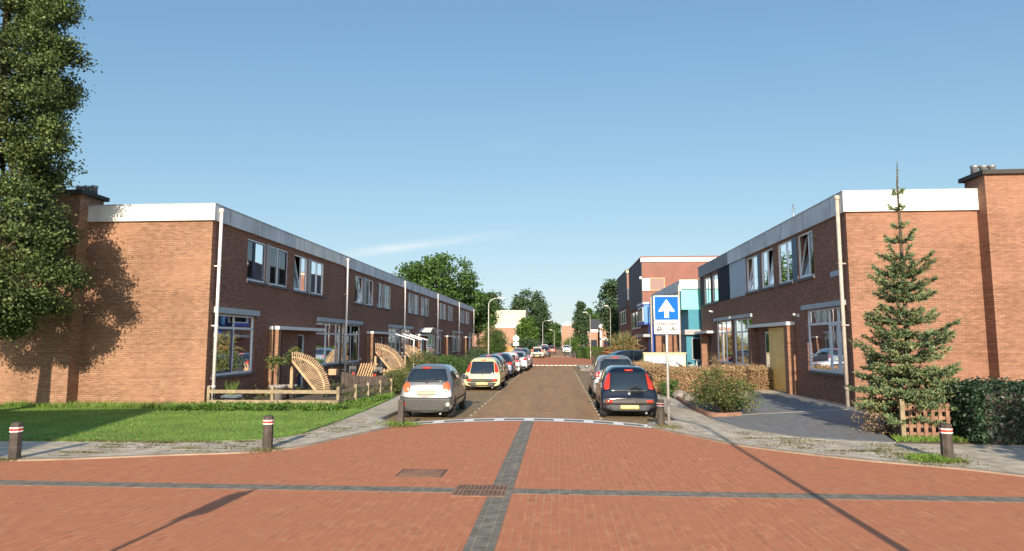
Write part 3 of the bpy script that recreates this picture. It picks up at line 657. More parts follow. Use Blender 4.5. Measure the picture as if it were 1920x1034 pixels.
XR = 9.35
def right_house(i):
    y0, y1 = ((21.25, 28.15), (28.15, 35.5), (35.5, 42.8))[i]
    lab = ('right corner brick house with tall window, chimney and white gable fascia', 'brick house with the yellow door and blue window panels', 'brick house with dark slate coloured panels and dark fascia')[i]
    t = thing('terrace_house', lab, 'house', (XR+4.5, (y0+y1)/2, 0), group='brick terrace houses on the right')
    zf, zt = 6.29, 6.95
    if i == 0: ops = [(24.0, 25.55, 4.5, 6.22), (26.15, 27.85, 4.5, 6.22), (21.7, 24.95, 1.03, 3.27)]
    elif i == 1: ops = [(28.42, 30.15, 4.5, 6.2), (30.62, 32.45, 4.5, 6.2), (31.75, 35.1, .9, 3.27), (29.32, 30.18, .02, 2.62)]
    else: ops = [(38.15, 39.6, 4.45, 6.1), (39.95, 41.8, 4.45, 6.1), (35.55, 38.85, .9, 3.27), (40.2, 41.0, .02, 2.45)]
    shell(t, XR, -1, y0, y1, zf+.05, ops, 'brick_front', 'brick_right', gable=(i == 0), far_gable=(i == 2))
    roof(t, XR, -1, y0, y1, zf, zt, 'fascia_dark' if i == 2 else 'fascia_grey', gable=(i == 0), gx=13.42, gm='white')
    if i == 0:
        window(t, XR, -1, *ops[0], mul=(.34,), sash=[(.36, 1., 10)], curtain=0, depth=.05)
        window(t, XR, -1, *ops[1], mul=(.42,), curtain=.1, depth=.05)
        MB().box(XR-.012, XR+.02, 25.58, 26.12, 4.48, 6.22).build('spandrel_panel', M['panel_blue'], t)
        window(t, XR, -1, *ops[2], mul=(.2, .42), tra=2.74, sash=[(.22, .42, 0)], curtain=.0, depth=.05)
        MB().box(XR-.12, XR-.005, 21.55, 25.15, 3.29, 3.46).build('lintel_board', M['lintel'], t)
        drainpipe(t, XR, -1, 21.42, 6.75, 'pipe_old', .06)
        chimney(t, 13.42, 14.68, 20.75, 21.75, 7.33, -.1, 'brick_right', 3)
        MB().box(14.70, 18.3, 21.13, 21.228, 6.29, 6.95).build('gable_fascia', M['white'], t)
        lm = MB(); lm.box(XR-.06, XR, 25.62, 25.74, 3.05, 3.17).bar((XR-.06, 25.68, 3.11), (XR-.24, 25.6, 3.16), .06, .08); lm.build('wall_lamp', M['white'], t)
        MB().box(XR-.02, XR-.002, 21.85, 22.6, 4.3, 4.48).build('street_name_plate', M['panel_pale'], t)
        # porch right half: pillar
        MB().box(XR-.28, XR-.004, 26.25, 26.65, -.05, 2.74).build('wing_wall', M['brick_right'], t)
        MB().box(XR-.33, XR-.005, 26.18, 28.145, 2.75, 2.89).build('canopy', M['white'], t)
        MB().box(XR-.03, XR-.003, 27.12, 28.146, .0, 2.70).build('cladding', M['yellow'], t)
        MB().tube([(XR-.10, 27.0, 0), (XR-.10, 27.0, 2.7)], .05, 8).build('door_post', M['frame'], t)
    elif i == 1:
        window(t, XR, -1, *ops[0], mul=(.5,), sash=[(.0, .5, 9)], depth=.05)
        window(t, XR, -1, *ops[1], mul=(.5,), sash=[(.5, 1., 10)], depth=.05)
        MB().box(XR-.012, XR+.02, 30.18, 30.59, 4.48, 6.2).build('spandrel_panel', M['panel_blue'], t)
        MB().box(XR-.012, XR+.02, 32.48, 35.49, 4.42, 6.28).build('spandrel_panel', M['panel_pale'], t)
        window(t, XR, -1, *ops[2], mul=(.28, .62), tra=2.6, curtain=.14, depth=.05)
        MB().box(XR-.12, XR-.005, 31.6, 35.2, 3.29, 3.46).build('lintel_board', M['lintel'], t)
        MB().box(XR-.33, XR-.005, 28.155, 31.55, 2.75, 2.89).build('canopy', M['white'], t)
        MB().box(XR-.03, XR-.003, 28.154, 29.30, .0, 2.70).build('cladding', M['yellow'], t)
        MB().box(XR-.30, XR-.004, 31.1, 31.5, -.05, 2.74).build('wing_wall', M['brick_front'], t)
        do = MB().box(XR+.10, XR+.06, 29.4, 30.1, .04, 2.56).build('door', M['frame'], t)
        MB().box(XR+.05, XR+.058, 29.52, 29.98, .95, 2.45).box(XR+.05, XR+.058, 29.52, 29.98, .15, .8).build('door_pane', M['car_glass'], do)
        MB().tube([(XR+.02, 29.5, 1.05), (XR+.02, 29.62, 1.05)], .012, 6).build('door_handle', M['steel'], do)
    else:
        window(t, XR, -1, *ops[0], mul=(), curtain=.3, depth=.05); window(t, XR, -1, *ops[1], mul=(.5,), curtain=.25, depth=.05)
        for ya, yb in ((35.51, 38.1), (41.84, 42.79), (39.63, 39.92)): MB().box(XR-.014, XR+.02, ya, yb, 4.4, 6.28).build('spandrel_panel', M['panel_dark'], t)
        window(t, XR, -1, *ops[2], mul=(.4, .7), tra=2.6, curtain=.14, depth=.05)
        MB().box(XR-.12, XR-.005, 35.5, 39.0, 3.29, 3.46).build('lintel_board', M['lintel'], t)
        MB().box(XR-.42, XR-.004, 41.05, 41.4, -.05, 2.6).build('wing_wall', M['brick_right'], t)
        MB().box(XR-.46, XR-.005, 39.3, 42.78, 2.61, 2.75).build('canopy', M['white'], t)
        do = MB().box(XR+.10, XR+.06, 40.25, 40.95, .04, 2.4).build('door', M['door_blue'], t)
        lm = MB(); lm.box(XR-.06, XR, 39.5, 39.62, 3.85, 3.97).bar((XR-.06, 39.56, 3.91), (XR-.24, 39.5, 3.95), .06, .08); lm.build('wall_lamp', M['white'], t)
for i in range(3): right_house(i)

# coloured and clad houses farther along the right side
t = thing('infill_house', 'turquoise and teal panelled house with white gable fascia', 'house', (12, 49, 0))
MB().box(8.18, 16, 43.25, 56, 4.22, 5.58).build('upper_wall', M['teal_lite'], t)
MB().box(8.62, 16, 43.3, 56, 2.9, 4.21).build('lower_band', M['teal'], t)
MB().box(8.45, 16, 43.3, 56, -.05, 2.55).build('ground_wall', M['teal'], t)
MB().box(8.05, 8.174, 43.15, 56, 5.45, 6.15).build('fascia', M['fascia_grey'], t)
MB().box(8.05, 16, 43.1, 43.24, 5.6, 6.2).build('gable_fascia', M['white'], t)
MB().box(8.2, 16, 43.3, 56, 5.59, 6.1).build('roof', M['roof'], t)
MB().box(8.3, 16, 42.95, 56, 2.56, 2.89).build('canopy', M['grey_panel'], t)
f = MB().box(8.78, 9.42, 43.24, 43.297, .9, .96).box(8.78, 9.42, 43.24, 43.297, 2.28, 2.34).box(8.78, 8.84, 43.24, 43.297, .96, 2.28).box(9.36, 9.42, 43.24, 43.297, .96, 2.28).build('window', M['grey_panel'], t)
MB().quad((8.84, 43.28, .96), (9.36, 43.28, .96), (9.36, 43.28, 2.28), (8.84, 43.28, 2.28)).build('pane', M['car_glass'], f)
for k, (a, b) in enumerate(((44.5, 47), (47.6, 50), (51, 54))):
    f = MB().box(8.10, 8.178, a, b, 4.3, 4.38).box(8.10, 8.178, a, b, 5.36, 5.44).box(8.10, 8.178, a, a+.1, 4.38, 5.36).box(8.10, 8.178, b-.1, b, 4.38, 5.36).build('window', M['frame'], t)
    MB().box(8.13, 8.17, a+.1, b-.1, 4.38, 5.36).build('pane', M['car_glass'], f)
for yy in (46, 51): MB().box(7.6, 8.44, yy, yy+.35, -.05, 2.55).build('wing_wall', M['brick_right'], t)
MB().tube([(8.02, 43.2, 0), (8.02, 43.2, 5.9)], .06, 8).build('drainpipe', M['pipe_old'], t)
MB().tube([(7.95, 55.6, 0), (7.95, 55.6, 5.9)], .06, 8).build('drainpipe', M['pipe_old'], t)

t = thing('infill_house', 'deep blue panelled house beyond the turquoise one', 'house', (12, 59, 0))
MB().box(8.05, 16, 56.1, 61.9, -.05, 3.6).build('ground_wall', M['brick_front'], t)
MB().box(7.99, 8.046, 56.15, 57.9, 0, 3.55).build('street_panel', M['blue'], t)
MB().box(8.06, 9.3, 56.03, 56.096, 0, 3.55).build('gable_panel', M['blue'], t)
MB().box(7.6, 16, 57.6, 61.9, 3.61, 5.4).build('upper_wall', M['blue'], t)
MB().box(7.605, 8.2, 57.55, 57.598, 3.75, 5.3).build('bay_panel', M['blue_lite'], t)
f = MB().box(8.25, 8.75, 57.54, 57.598, 3.7, 5.35).build('window', M['white'], t); MB().box(8.38, 8.66, 57.52, 57.538, 3.95, 5.1).build('pane', M['car_glass'], f)
MB().box(7.5, 16, 57.5, 61.9, 5.41, 5.6).build('roof', M['fascia_grey'], t)
f = MB().box(7.54, 7.598, 58, 61.5, 3.9, 5.2).build('window', M['frame'], t); MB().box(7.52, 7.538, 58.2, 61.3, 4.0, 5.1).build('pane', M['car_glass'], f)
MB().box(7.3, 8.04, 56.05, 61.9, 2.5, 2.75).build('canopy', M['grey_panel'], t)

def clad_block(name_label, y0, y1, xf, zt, zb, m, first):
    t = thing('clad_block', name_label, 'building', (xf+6, (y0+y1)/2, 0))
    w = MB()
    x = xf; n = int(16/.24)                                   # corrugated gable: real ribs
    for i in range(n):
        w.box(x+i*.24, x+i*.24+.13, y0-.05, y0-.002, zb, zt-.75)
    w.box(xf, xf+16, y0, y1, zb, zt-.02); w.build('cladding', M[m], t)
    MB().box(xf-.1, xf+16, y0-.15, y1, zt-.01, zt+.12).build('roof', M['corr'], t)
    MB().box(xf-.12, xf+16, y0-.14, y0-.055, zt-.42 if first else zt-.3, zt-.02).build('gable_fascia', M['cream'] if not first else M['white'], t)
    MB().box(xf+.05, xf+16, y0+.1, y1, -.05, zb-.01).build('ground_wall', M['brick_front'], t)
    sw = MB().box(xf-.06, xf-.003, y0, y1, zb, zt-.02).build('street_cladding', M['clad_shaded_side'], t)
    for k in range(3):
        a = y0+1.2+k*2.6
        f = MB().box(xf-.12, xf-.064, a, a+1.8, zb-2.0, zb-.3).build('window', M['frame'], t); MB().box(xf-.14, xf-.124, a+.12, a+1.68, zb-1.88, zb-.42).build('pane', M['car_glass'], f)
    return t
t = clad_block('tall brown corrugated clad block with white roof trim behind the turquoise house', 62, 73, 8.07, 10.15, 5.4, 'corr', True)
MB().box(8.07, 8.75, 61.86, 61.94, 6.95, 8.15).build('white_panel', M['white'], t)
f = MB().box(8.76, 10.2, 61.86, 61.94, 6.95, 7.05).box(8.76, 10.2, 61.86, 61.94, 8.1, 8.2).box(8.76, 8.86, 61.86, 61.94, 7.05, 8.1).box(10.1, 10.2, 61.86, 61.94, 7.05, 8.1).build('window', M['wood_pale'], t)
MB().box(8.86, 10.1, 61.9, 61.945, 7.05, 8.1).build('pane', M['mauve'], f)
lm = MB().box(7.85, 8.05, 62.0, 62.3, 8.1, 8.35).build('wall_lamp', M['white'], t)
t = clad_block('paler corrugated clad block with white window band, farther back', 78, 90, 8.35, 10.7, 6.3, 'corr_pale', False)
MB().box(8.33, 10.9, 77.86, 77.94, 7.1, 8.45).build('white_panel', M['white'], t)
f = MB().box(9.55, 10.4, 77.82, 77.858, 7.9, 8.3).box(9.55, 10.4, 77.82, 77.858, 7.25, 7.65).build('window', M['corr_pale'], t)
MB().box(9.6, 10.35, 77.80, 77.818, 7.95, 8.25).box(9.6, 10.35, 77.80, 77.818, 7.3, 7.6).build('pane', M['car_glass'], f)

# far buildings at the end of the view
def far_block(label, x0, x1, y0, y1, zt, m, fas='white', name='brick_house', wins=()):
    t = thing(name, label, 'house', ((x0+x1)/2, (y0+y1)/2, 0))
    MB().box(x0, x1, y0, y1, -.1, zt-.62).build('wall', M[m], t)
    MB().box(x0-.1, x1+.1, y0-.1, y1, zt-.61, zt).build('fascia', M[fas], t)
    for (axis, a, b, c, d) in wins:
        if axis == 'f':
            f = MB().box(a, b, y0-.06, y0-.003, c, d).build('window', M['frame'], t); MB().box(a+.15, b-.15, y0-.08, y0-.064, c+.15, d-.15).build('pane', M['car_glass'], f)
        else:
            xx = x1 if axis == 'r' else x0; sg = 1 if axis == 'r' else -1
            f = MB().box(xx+sg*.003, xx+sg*.06, a, b, c, d).build('window', M['frame'], t); MB().box(xx+sg*.064, xx+sg*.08, a+.15, b-.15, c+.15, d-.15).build('pane', M['car_glass'], f)
    return t
t = far_block('far brick house end wall with white fascia past the left terrace', -20.5, -9.85, 150, 178, 6.0, 'brick_pale', 'white', wins=[('r', 152, 156, 3.3, 5.2), ('r', 158, 163, 3.3, 5.2), ('r', 166, 171, 3.3, 5.2), ('r', 153, 157, .8, 2.6)])
MB().box(-16.3, -15.0, 149.4, 150.6, -.1, 6.9).build('chimney', M['brick_pale'], t)
MB().tube([(-9.8, 149.85, 0), (-9.8, 149.85, 5.4)], .1, 8).build('drainpipe', M['pipe'], t)
far_block('plain cream block rising behind the far brick house', -19.2, -9.3, 182, 196, 11.0, 'cream_wall', 'cream_wall', 'flat_block')
t = far_block('far plain brick block closing the view near the road bend', 1.0, 6.4, 190, 215, 7.4, 'brick_pale', 'lintel', wins=[('l', 192, 196, 4, 5.6), ('l', 199, 204, 4, 5.6)])
MB().box(4.2, 5.2, 192, 193, 7.4, 8.0).build('chimney', M['brick_pale'], t)
# pitched brick houses on the far right
t = thing('gabled_house', 'far brick house with brown pitched roof and white gable trim', 'house', (10, 158, 0))
w = MB(); w.box(6.7, 9.2, 151.5, 165, -.1, 5.0).box(9.6, 13.5, 150, 165, -.1, 5.4); w.build('wall', M['brick_pale'], t)
w = MB(); w.add([(6.3, 151, 5.05), (9.6, 151, 5.05), (13.9, 149.6, 5.45), (6.3, 165, 5.05), (13.9, 165, 5.45), (6.3, 158, 7.6), (13.9, 158, 7.6)], [(0, 1, 2, 6, 5), (3, 5, 6, 4), (0, 5, 3), (2, 4, 6)]); w.build('roof', M['roof'], t)
MB().add([(9.4, 149.9, 5.42), (13.7, 149.9, 5.42), (13.7, 149.9, 6.1), (11.4, 149.9, 6.9), (9.4, 149.9, 5.9)], [(0, 1, 2, 3, 4)]).box(6.6, 9.3, 151.3, 151.48, 4.3, 5.0).box(9.6, 13.5, 149.8, 149.98, 2.5, 2.9).box(9.6, 9.9, 149.8, 149.98, 0, 5.4).build('trim', M['white'], t)
f = MB().box(7.6, 9.0, 151.35, 151.48, .2, 2.5).box(10.4, 12.6, 149.85, 149.98, .3, 2.3).build('window', M['panel_dark'], t)

# ------------------------------------------------------------------ houses across the junction, behind the viewpoint: they cast the long straight shadows
def shade_house(label, pts, zt, at):
    t = thing('corner_house', label, 'house', at)
    MB().prism(pts, -.1, zt-.55).build('wall', M['brick_right'], t)
    cx = sum(p[0] for p in pts)/len(pts); cy = sum(p[1] for p in pts)/len(pts)
    MB().prism([(cx+(x-cx)*1.015, cy+(y-cy)*1.015) for x, y in pts], zt-.549, zt).build('fascia', M['white'], t)
    return t
t = shade_house('flat roofed brick house left of the viewpoint shading the lawn', [(-12.5, 1.0), (-24, -2.2), (-22, -12), (-9.1, -12)], 6.7, (-16, -6, 0))
MB().box(-13.15, -12.75, .3, .7, 6.7, 7.0).tube([(-12.95, .5, 7.0), (-12.95, .5, 7.3)], [.22, .16], 10).build('chimney', M['brick_right'], t)

# ------------------------------------------------------------------ cars
def loft_body(stations, belt):
    vs = []; fs = []; rings = []
    for y, zt, wr, wb, wm in stations:
        zb = min(belt, zt-.09); zm = min(.66, zb-.1); z5 = min(.42, zm-.06)
        half = [(0, zt+.012), (.55*wr, zt+.008), (wr, zt-.03), (wb, zb), (wm, zm), (wm-.008, z5), (wm*.955, .235), (wm*.5, .20)]
        ring = half + [(0, .20)] + [(-x, z) for x, z in reversed(half[1:])]
        rings.append(len(vs)); vs += [(x, y, z) for x, z in ring]; n = len(ring)
    for a, b in zip(rings[:-1], rings[1:]):
        for k in range(n): fs.append((a+k, a+(k+1) % n, b+(k+1) % n, b+k))
    for r in (rings[0], rings[-1]):
        h = n//2
        fs.append((r, r+1, r+n-1))
        for k in range(1, h-1): fs.append((r+k, r+k+1, r+n-k-1, r+n-k))
        fs.append((r+h-1, r+h, r+h+1))
    return vs, fs
def decal(bvh, poly, view, off=.006, rim=.03, sgn=1, step=.09):
    pts = []
    for i, p in enumerate(poly):
        q = poly[(i+1) % len(poly)]; k = max(1, int(math.hypot(q[0]-p[0], q[1]-p[1])/step))
        for j in range(k): pts.append(Vector((p[0]+(q[0]-p[0])*j/k, p[1]+(q[1]-p[1])*j/k)))
    nb = len(pts); xs = [p.x for p in pts]; ys = [p.y for p in pts]
    gx = np.arange(min(xs)+step/2, max(xs), step); gy = np.arange(min(ys)+step/2, max(ys), step)
    gp = np.array([(a, b) for a in gx for b in gy]) if len(gx) and len(gy) else np.zeros((0, 2))
    if len(gp): gp = gp[in_poly(gp, [tuple(p) for p in pts])]
    allp = pts + [Vector(p) for p in gp]
    vs, es, fs, *_ = delaunay_2d_cdt(allp, [], [list(range(nb))], 1, 1e-5)
    if view == 'rear': d = Vector((0, 1, 0)); org = lambda p: Vector((p.x, -2, p.y))
    elif view == 'front': d = Vector((0, -1, 0)); org = lambda p: Vector((p.x, 9, p.y))
    else: d = Vector((-sgn, 0, 0)); org = lambda p: Vector((sgn*3, p.x, p.y))
    V = []
    for p in vs:
        o = org(p); h = bvh.ray_cast(o, d)
        if h[0] is None: h = bvh.find_nearest(o + d*2.5)
        V.append(h[0] - d*off)
    bm = bmesh.new(); bv = [bm.verts.new(v) for v in V]
    for f in fs:
        try: bm.faces.new([bv[i] for i in f])
        except ValueError: pass
    ed = [e for e in bm.edges if e.is_boundary]
    r = bmesh.ops.extrude_edge_only(bm, edges=ed)
    for v in r['geom']:
        if isinstance(v, bmesh.types.BMVert): v.co += d*rim
    bmesh.ops.recalc_face_normals(bm, faces=bm.faces[:])
    for f in bm.faces: f.smooth = True
    me = bpy.data.meshes.new('decal'); bm.to_mesh(me); bm.free(); return me
def ell(cx, cz, rx, rz, n=16): return [(cx+rx*math.cos(2*math.pi*i/n), cz+rz*math.sin(2*math.pi*i/n)) for i in range(n)]
def rect(cx, cz, w, h, r=.02): return [(cx-w, cz-h+r), (cx-w+r, cz-h), (cx+w-r, cz-h), (cx+w, cz-h+r), (cx+w, cz+h-r), (cx+w-r, cz+h), (cx-w+r, cz+h), (cx-w, cz+h-r)]
def mir(poly): return [(-x, z) for x, z in reversed(poly)]
STY = {
 'round': dict(belt=.96, st=[(0, .60, .62, .70, .72), (.03, .66, .66, .725, .745), (.08, .94, .62, .70, .75), (.13, 1.02, .60, .71, .752), (.36, 1.43, .545, .715, .755), (.5, 1.485, .55, .72, .757), (1.1, 1.515, .555, .725, .757), (1.75, 1.49, .55, .725, .757), (2.05, 1.43, .54, .72, .757), (2.66, 1.0, .60, .70, .755), (2.95, .93, .60, .69, .75), (3.3, .78, .56, .66, .73), (3.45, .62, .5, .6, .68)],
   wheels=(.58, 2.92), wr=.285, L=3.45,
   rear=[('rear_window', 'car_glass', [(-.56, 1.035), (.56, 1.035), (.585, 1.10), (.50, 1.36), (.45, 1.395), (-.45, 1.395), (-.50, 1.36), (-.585, 1.10)]),
         ('taillight', 'lamp_orange', ell(.565, .89, .10, .14)), ('taillight', 'lamp_orange', ell(-.565, .89, .10, .14)),
         ('bumper', 'plastic_grey', [(-.70, .225), (.70, .225), (.735, .34), (.735, .645), (.5, .61), (-.5, .61), (-.735, .645), (-.735, .34)]),
         ('number_plate', 'plate_blur', rect(0, .74, .26, .06)), ('brake_light', 'lamp_red', rect(-.06, 1.425, .12, .022, .01)),
         ('reflector', 'lamp_red', ell(-.64, .44, .07, .065)), ('reflector', 'lamp_white', ell(.62, .42, .055, .055))],
   side=[('side_window', 'car_glass', [(.52, 1.02), (1.22, 1.01), (1.22, 1.41), (.62, 1.39), (.5, 1.3)]), ('side_window', 'car_glass', [(1.29, 1.01), (2.38, 1.0), (2.0, 1.36), (1.9, 1.40), (1.29, 1.41)]),
         ('side_trim', 'plastic_grey', [(.95, .47), (2.55, .47), (2.55, .53), (.95, .53)]), ('door_seam', 'plastic', [(1.245, .34), (1.265, .34), (1.265, 1.0), (1.245, 1.0)]), ('door_handle', 'plastic', [(1.34, .84), (1.52, .84), (1.52, .88), (1.34, .88)])], mirror_y=2.32, wiper=True),
 'city': dict(belt=.93, st=[(0, .56, .66, .76, .775), (.04, .62, .68, .785, .80), (.09, .76, .66, .775, .81), (.14, .90, .60, .76, .815), (.40, 1.36, .53, .75, .815), (.55, 1.43, .55, .755, .815), (1.1, 1.468, .565, .76, .815), (1.75, 1.455, .56, .76, .815), (2.1, 1.39, .55, .75, .815), (2.7, 1.0, .64, .74, .81), (2.95, .93, .64, .73, .80), (3.3, .76, .60, .70, .77), (3.43, .60, .5, .62, .7)],
   wheels=(.50, 2.84), wr=.285, L=3.43,
   rear=[('rear_window', 'car_glass', [(-.52, .745), (.52, .745), (.545, .80), (.49, 1.25), (.45, 1.29), (-.45, 1.29), (-.49, 1.25), (-.545, .80)]),
         ('taillight', 'lamp_red', [(.555, .84), (.66, .80), (.715, .83), (.70, .93), (.59, 1.27), (.51, 1.27)]), ('taillight', 'lamp_red', mir([(.555, .84), (.66, .80), (.715, .83), (.70, .93), (.59, 1.27), (.51, 1.27)])),
         ('bumper', 'plastic_grey', [(-.68, .42), (-.45, .405), (.45, .405), (.68, .42), (.70, .55), (-.70, .55)]),
         ('lower_bumper', 'plastic', [(-.6, .22), (.6, .22), (.66, .36), (.5, .385), (-.5, .385), (-.66, .36)]),
         ('number_plate', 'plate', rect(0, .325, .26, .055)), ('brake_light', 'lamp_red', rect(.03, 1.345, .12, .02, .01)),
         ('reflector', 'lamp_red', rect(-.56, .485, .085, .04, .02)), ('reflector', 'lamp_red', rect(.56, .485, .085, .04, .02)), ('badge', 'steel', ell(0, .70, .045, .045, 10))],
   side=[('side_window', 'car_glass', [(.62, 1.0), (1.2, .98), (1.2, 1.36), (.7, 1.36), (.58, 1.25)]), ('side_window', 'car_glass', [(1.27, .98), (2.42, .96), (2.05, 1.3), (1.9, 1.36), (1.27, 1.37)]),
         ('side_trim', 'plastic', [(.85, .44), (2.5, .44), (2.5, .50), (.85, .50)]), ('door_seam', 'plastic', [(1.225, .3), (1.245, .3), (1.245, .97), (1.225, .97)])], mirror_y=2.3, wiper=True),
 'hatch': dict(belt=.98, st=[(0, .56, .70, .80, .82), (.05, .66, .70, .82, .85), (.10, .92, .66, .80, .862), (.18, 1.04, .62, .79, .868), (.55, 1.38, .56, .78, .87), (.75, 1.45, .57, .785, .87), (1.5, 1.485, .585, .79, .87), (2.3, 1.46, .58, .785, .87), (2.7, 1.36, .57, .78, .87), (3.35, .98, .68, .77, .865), (3.7, .90, .68, .76, .85), (4.05, .76, .62, .72, .81), (4.2, .60, .52, .64, .74)],
   wheels=(.78, 3.40), wr=.31, L=4.2,
   rear=[('rear_window', 'car_glass', [(-.58, 1.04), (.58, 1.04), (.5, 1.36), (-.5, 1.36)]), ('taillight', 'lamp_red', [(.52, .80), (.78, .80), (.77, .98), (.64, 1.02), (.52, .96)]), ('taillight', 'lamp_red', mir([(.52, .80), (.78, .80), (.77, .98), (.64, 1.02), (.52, .96)])),
         ('number_plate', 'plate', rect(0, .70, .26, .055)), ('lower_bumper', 'plastic', [(-.72, .26), (.72, .26), (.74, .40), (-.74, .40)]), ('brake_light', 'lamp_red', rect(0, 1.41, .14, .018, .01))],
   side=[('side_window', 'car_glass', [(.72, 1.06), (1.72, 1.04), (1.72, 1.37), (1.0, 1.36)]), ('side_window', 'car_glass', [(1.8, 1.04), (2.98, 1.02), (2.55, 1.33), (2.4, 1.38), (1.8, 1.38)]), ('door_seam', 'plastic', [(1.75, .3), (1.77, .3), (1.77, 1.03), (1.75, 1.03)]), ('side_trim', 'plastic', [(1.2, .26), (3.0, .26), (3.0, .32), (1.2, .32)])],
   front=[('windscreen', 'car_glass', [(-.60, 1.03), (.60, 1.03), (.54, 1.36), (-.54, 1.36)]), ('headlight', 'lamp_white', [(.46, .66), (.74, .70), (.70, .80), (.5, .76)]), ('headlight', 'lamp_white', mir([(.46, .66), (.74, .70), (.70, .80), (.5, .76)])), ('grille', 'plastic', rect(0, .52, .45, .08)), ('number_plate', 'plate', rect(0, .42, .26, .055))], mirror_y=2.95, wiper=False),
 'tall': dict(belt=1.05, st=[(0, .60, .72, .82, .84), (.05, .72, .70, .83, .86), (.10, 1.02, .66, .80, .872), (.16, 1.12, .64, .80, .878), (.38, 1.56, .60, .79, .88), (.55, 1.63, .61, .795, .88), (1.5, 1.665, .62, .80, .88), (2.4, 1.62, .61, .795, .88), (2.75, 1.52, .60, .79, .88), (3.35, 1.08, .70, .78, .875), (3.75, .99, .70, .77, .86), (4.05, .82, .64, .74, .82), (4.2, .62, .55, .66, .75)],
   wheels=(.78, 3.40), wr=.33, L=4.2,
   rear=[('rear_window', 'car_glass', [(-.6, 1.12), (.6, 1.12), (.53, 1.52), (-.53, 1.52)]), ('taillight', 'lamp_red', [(.60, .86), (.80, .86), (.80, 1.06), (.60, 1.06)]), ('taillight', 'lamp_red', mir([(.60, .86), (.80, .86), (.80, 1.06), (.60, 1.06)])), ('reversing_light', 'lamp_white', ell(-.66, .98, .07, .07)), ('reversing_light', 'lamp_white', ell(.66, .98, .07, .07)),
         ('number_plate', 'plate', rect(0, .80, .26, .055)), ('bumper', 'plastic', [(-.78, .56), (.78, .56), (.78, .68), (-.78, .68)]), ('brake_light', 'lamp_red', rect(0, 1.585, .14, .018, .01))],
   side=[('side_window', 'car_glass', [(.5, 1.13), (1.65, 1.12), (1.65, 1.53), (.62, 1.52)]), ('side_window', 'car_glass', [(1.73, 1.12), (2.98, 1.10), (2.6, 1.48), (2.5, 1.53), (1.73, 1.54)]), ('door_seam', 'plastic', [(1.68, .3), (1.70, .3), (1.70, 1.1), (1.68, 1.1)]), ('side_trim', 'plastic', [(1.2, .26), (3.0, .26), (3.0, .38), (1.2, .38)])],
   front=[('windscreen', 'car_glass', [(-.62, 1.13), (.62, 1.13), (.56, 1.5), (-.56, 1.5)]), ('headlight', 'lamp_white', [(.46, .72), (.76, .74), (.72, .88), (.5, .84)]), ('headlight', 'lamp_white', mir([(.46, .72), (.76, .74), (.72, .88), (.5, .84)])), ('grille', 'plastic', rect(0, .58, .45, .09))], mirror_y=2.98, wiper=False)}
CACHE = {}
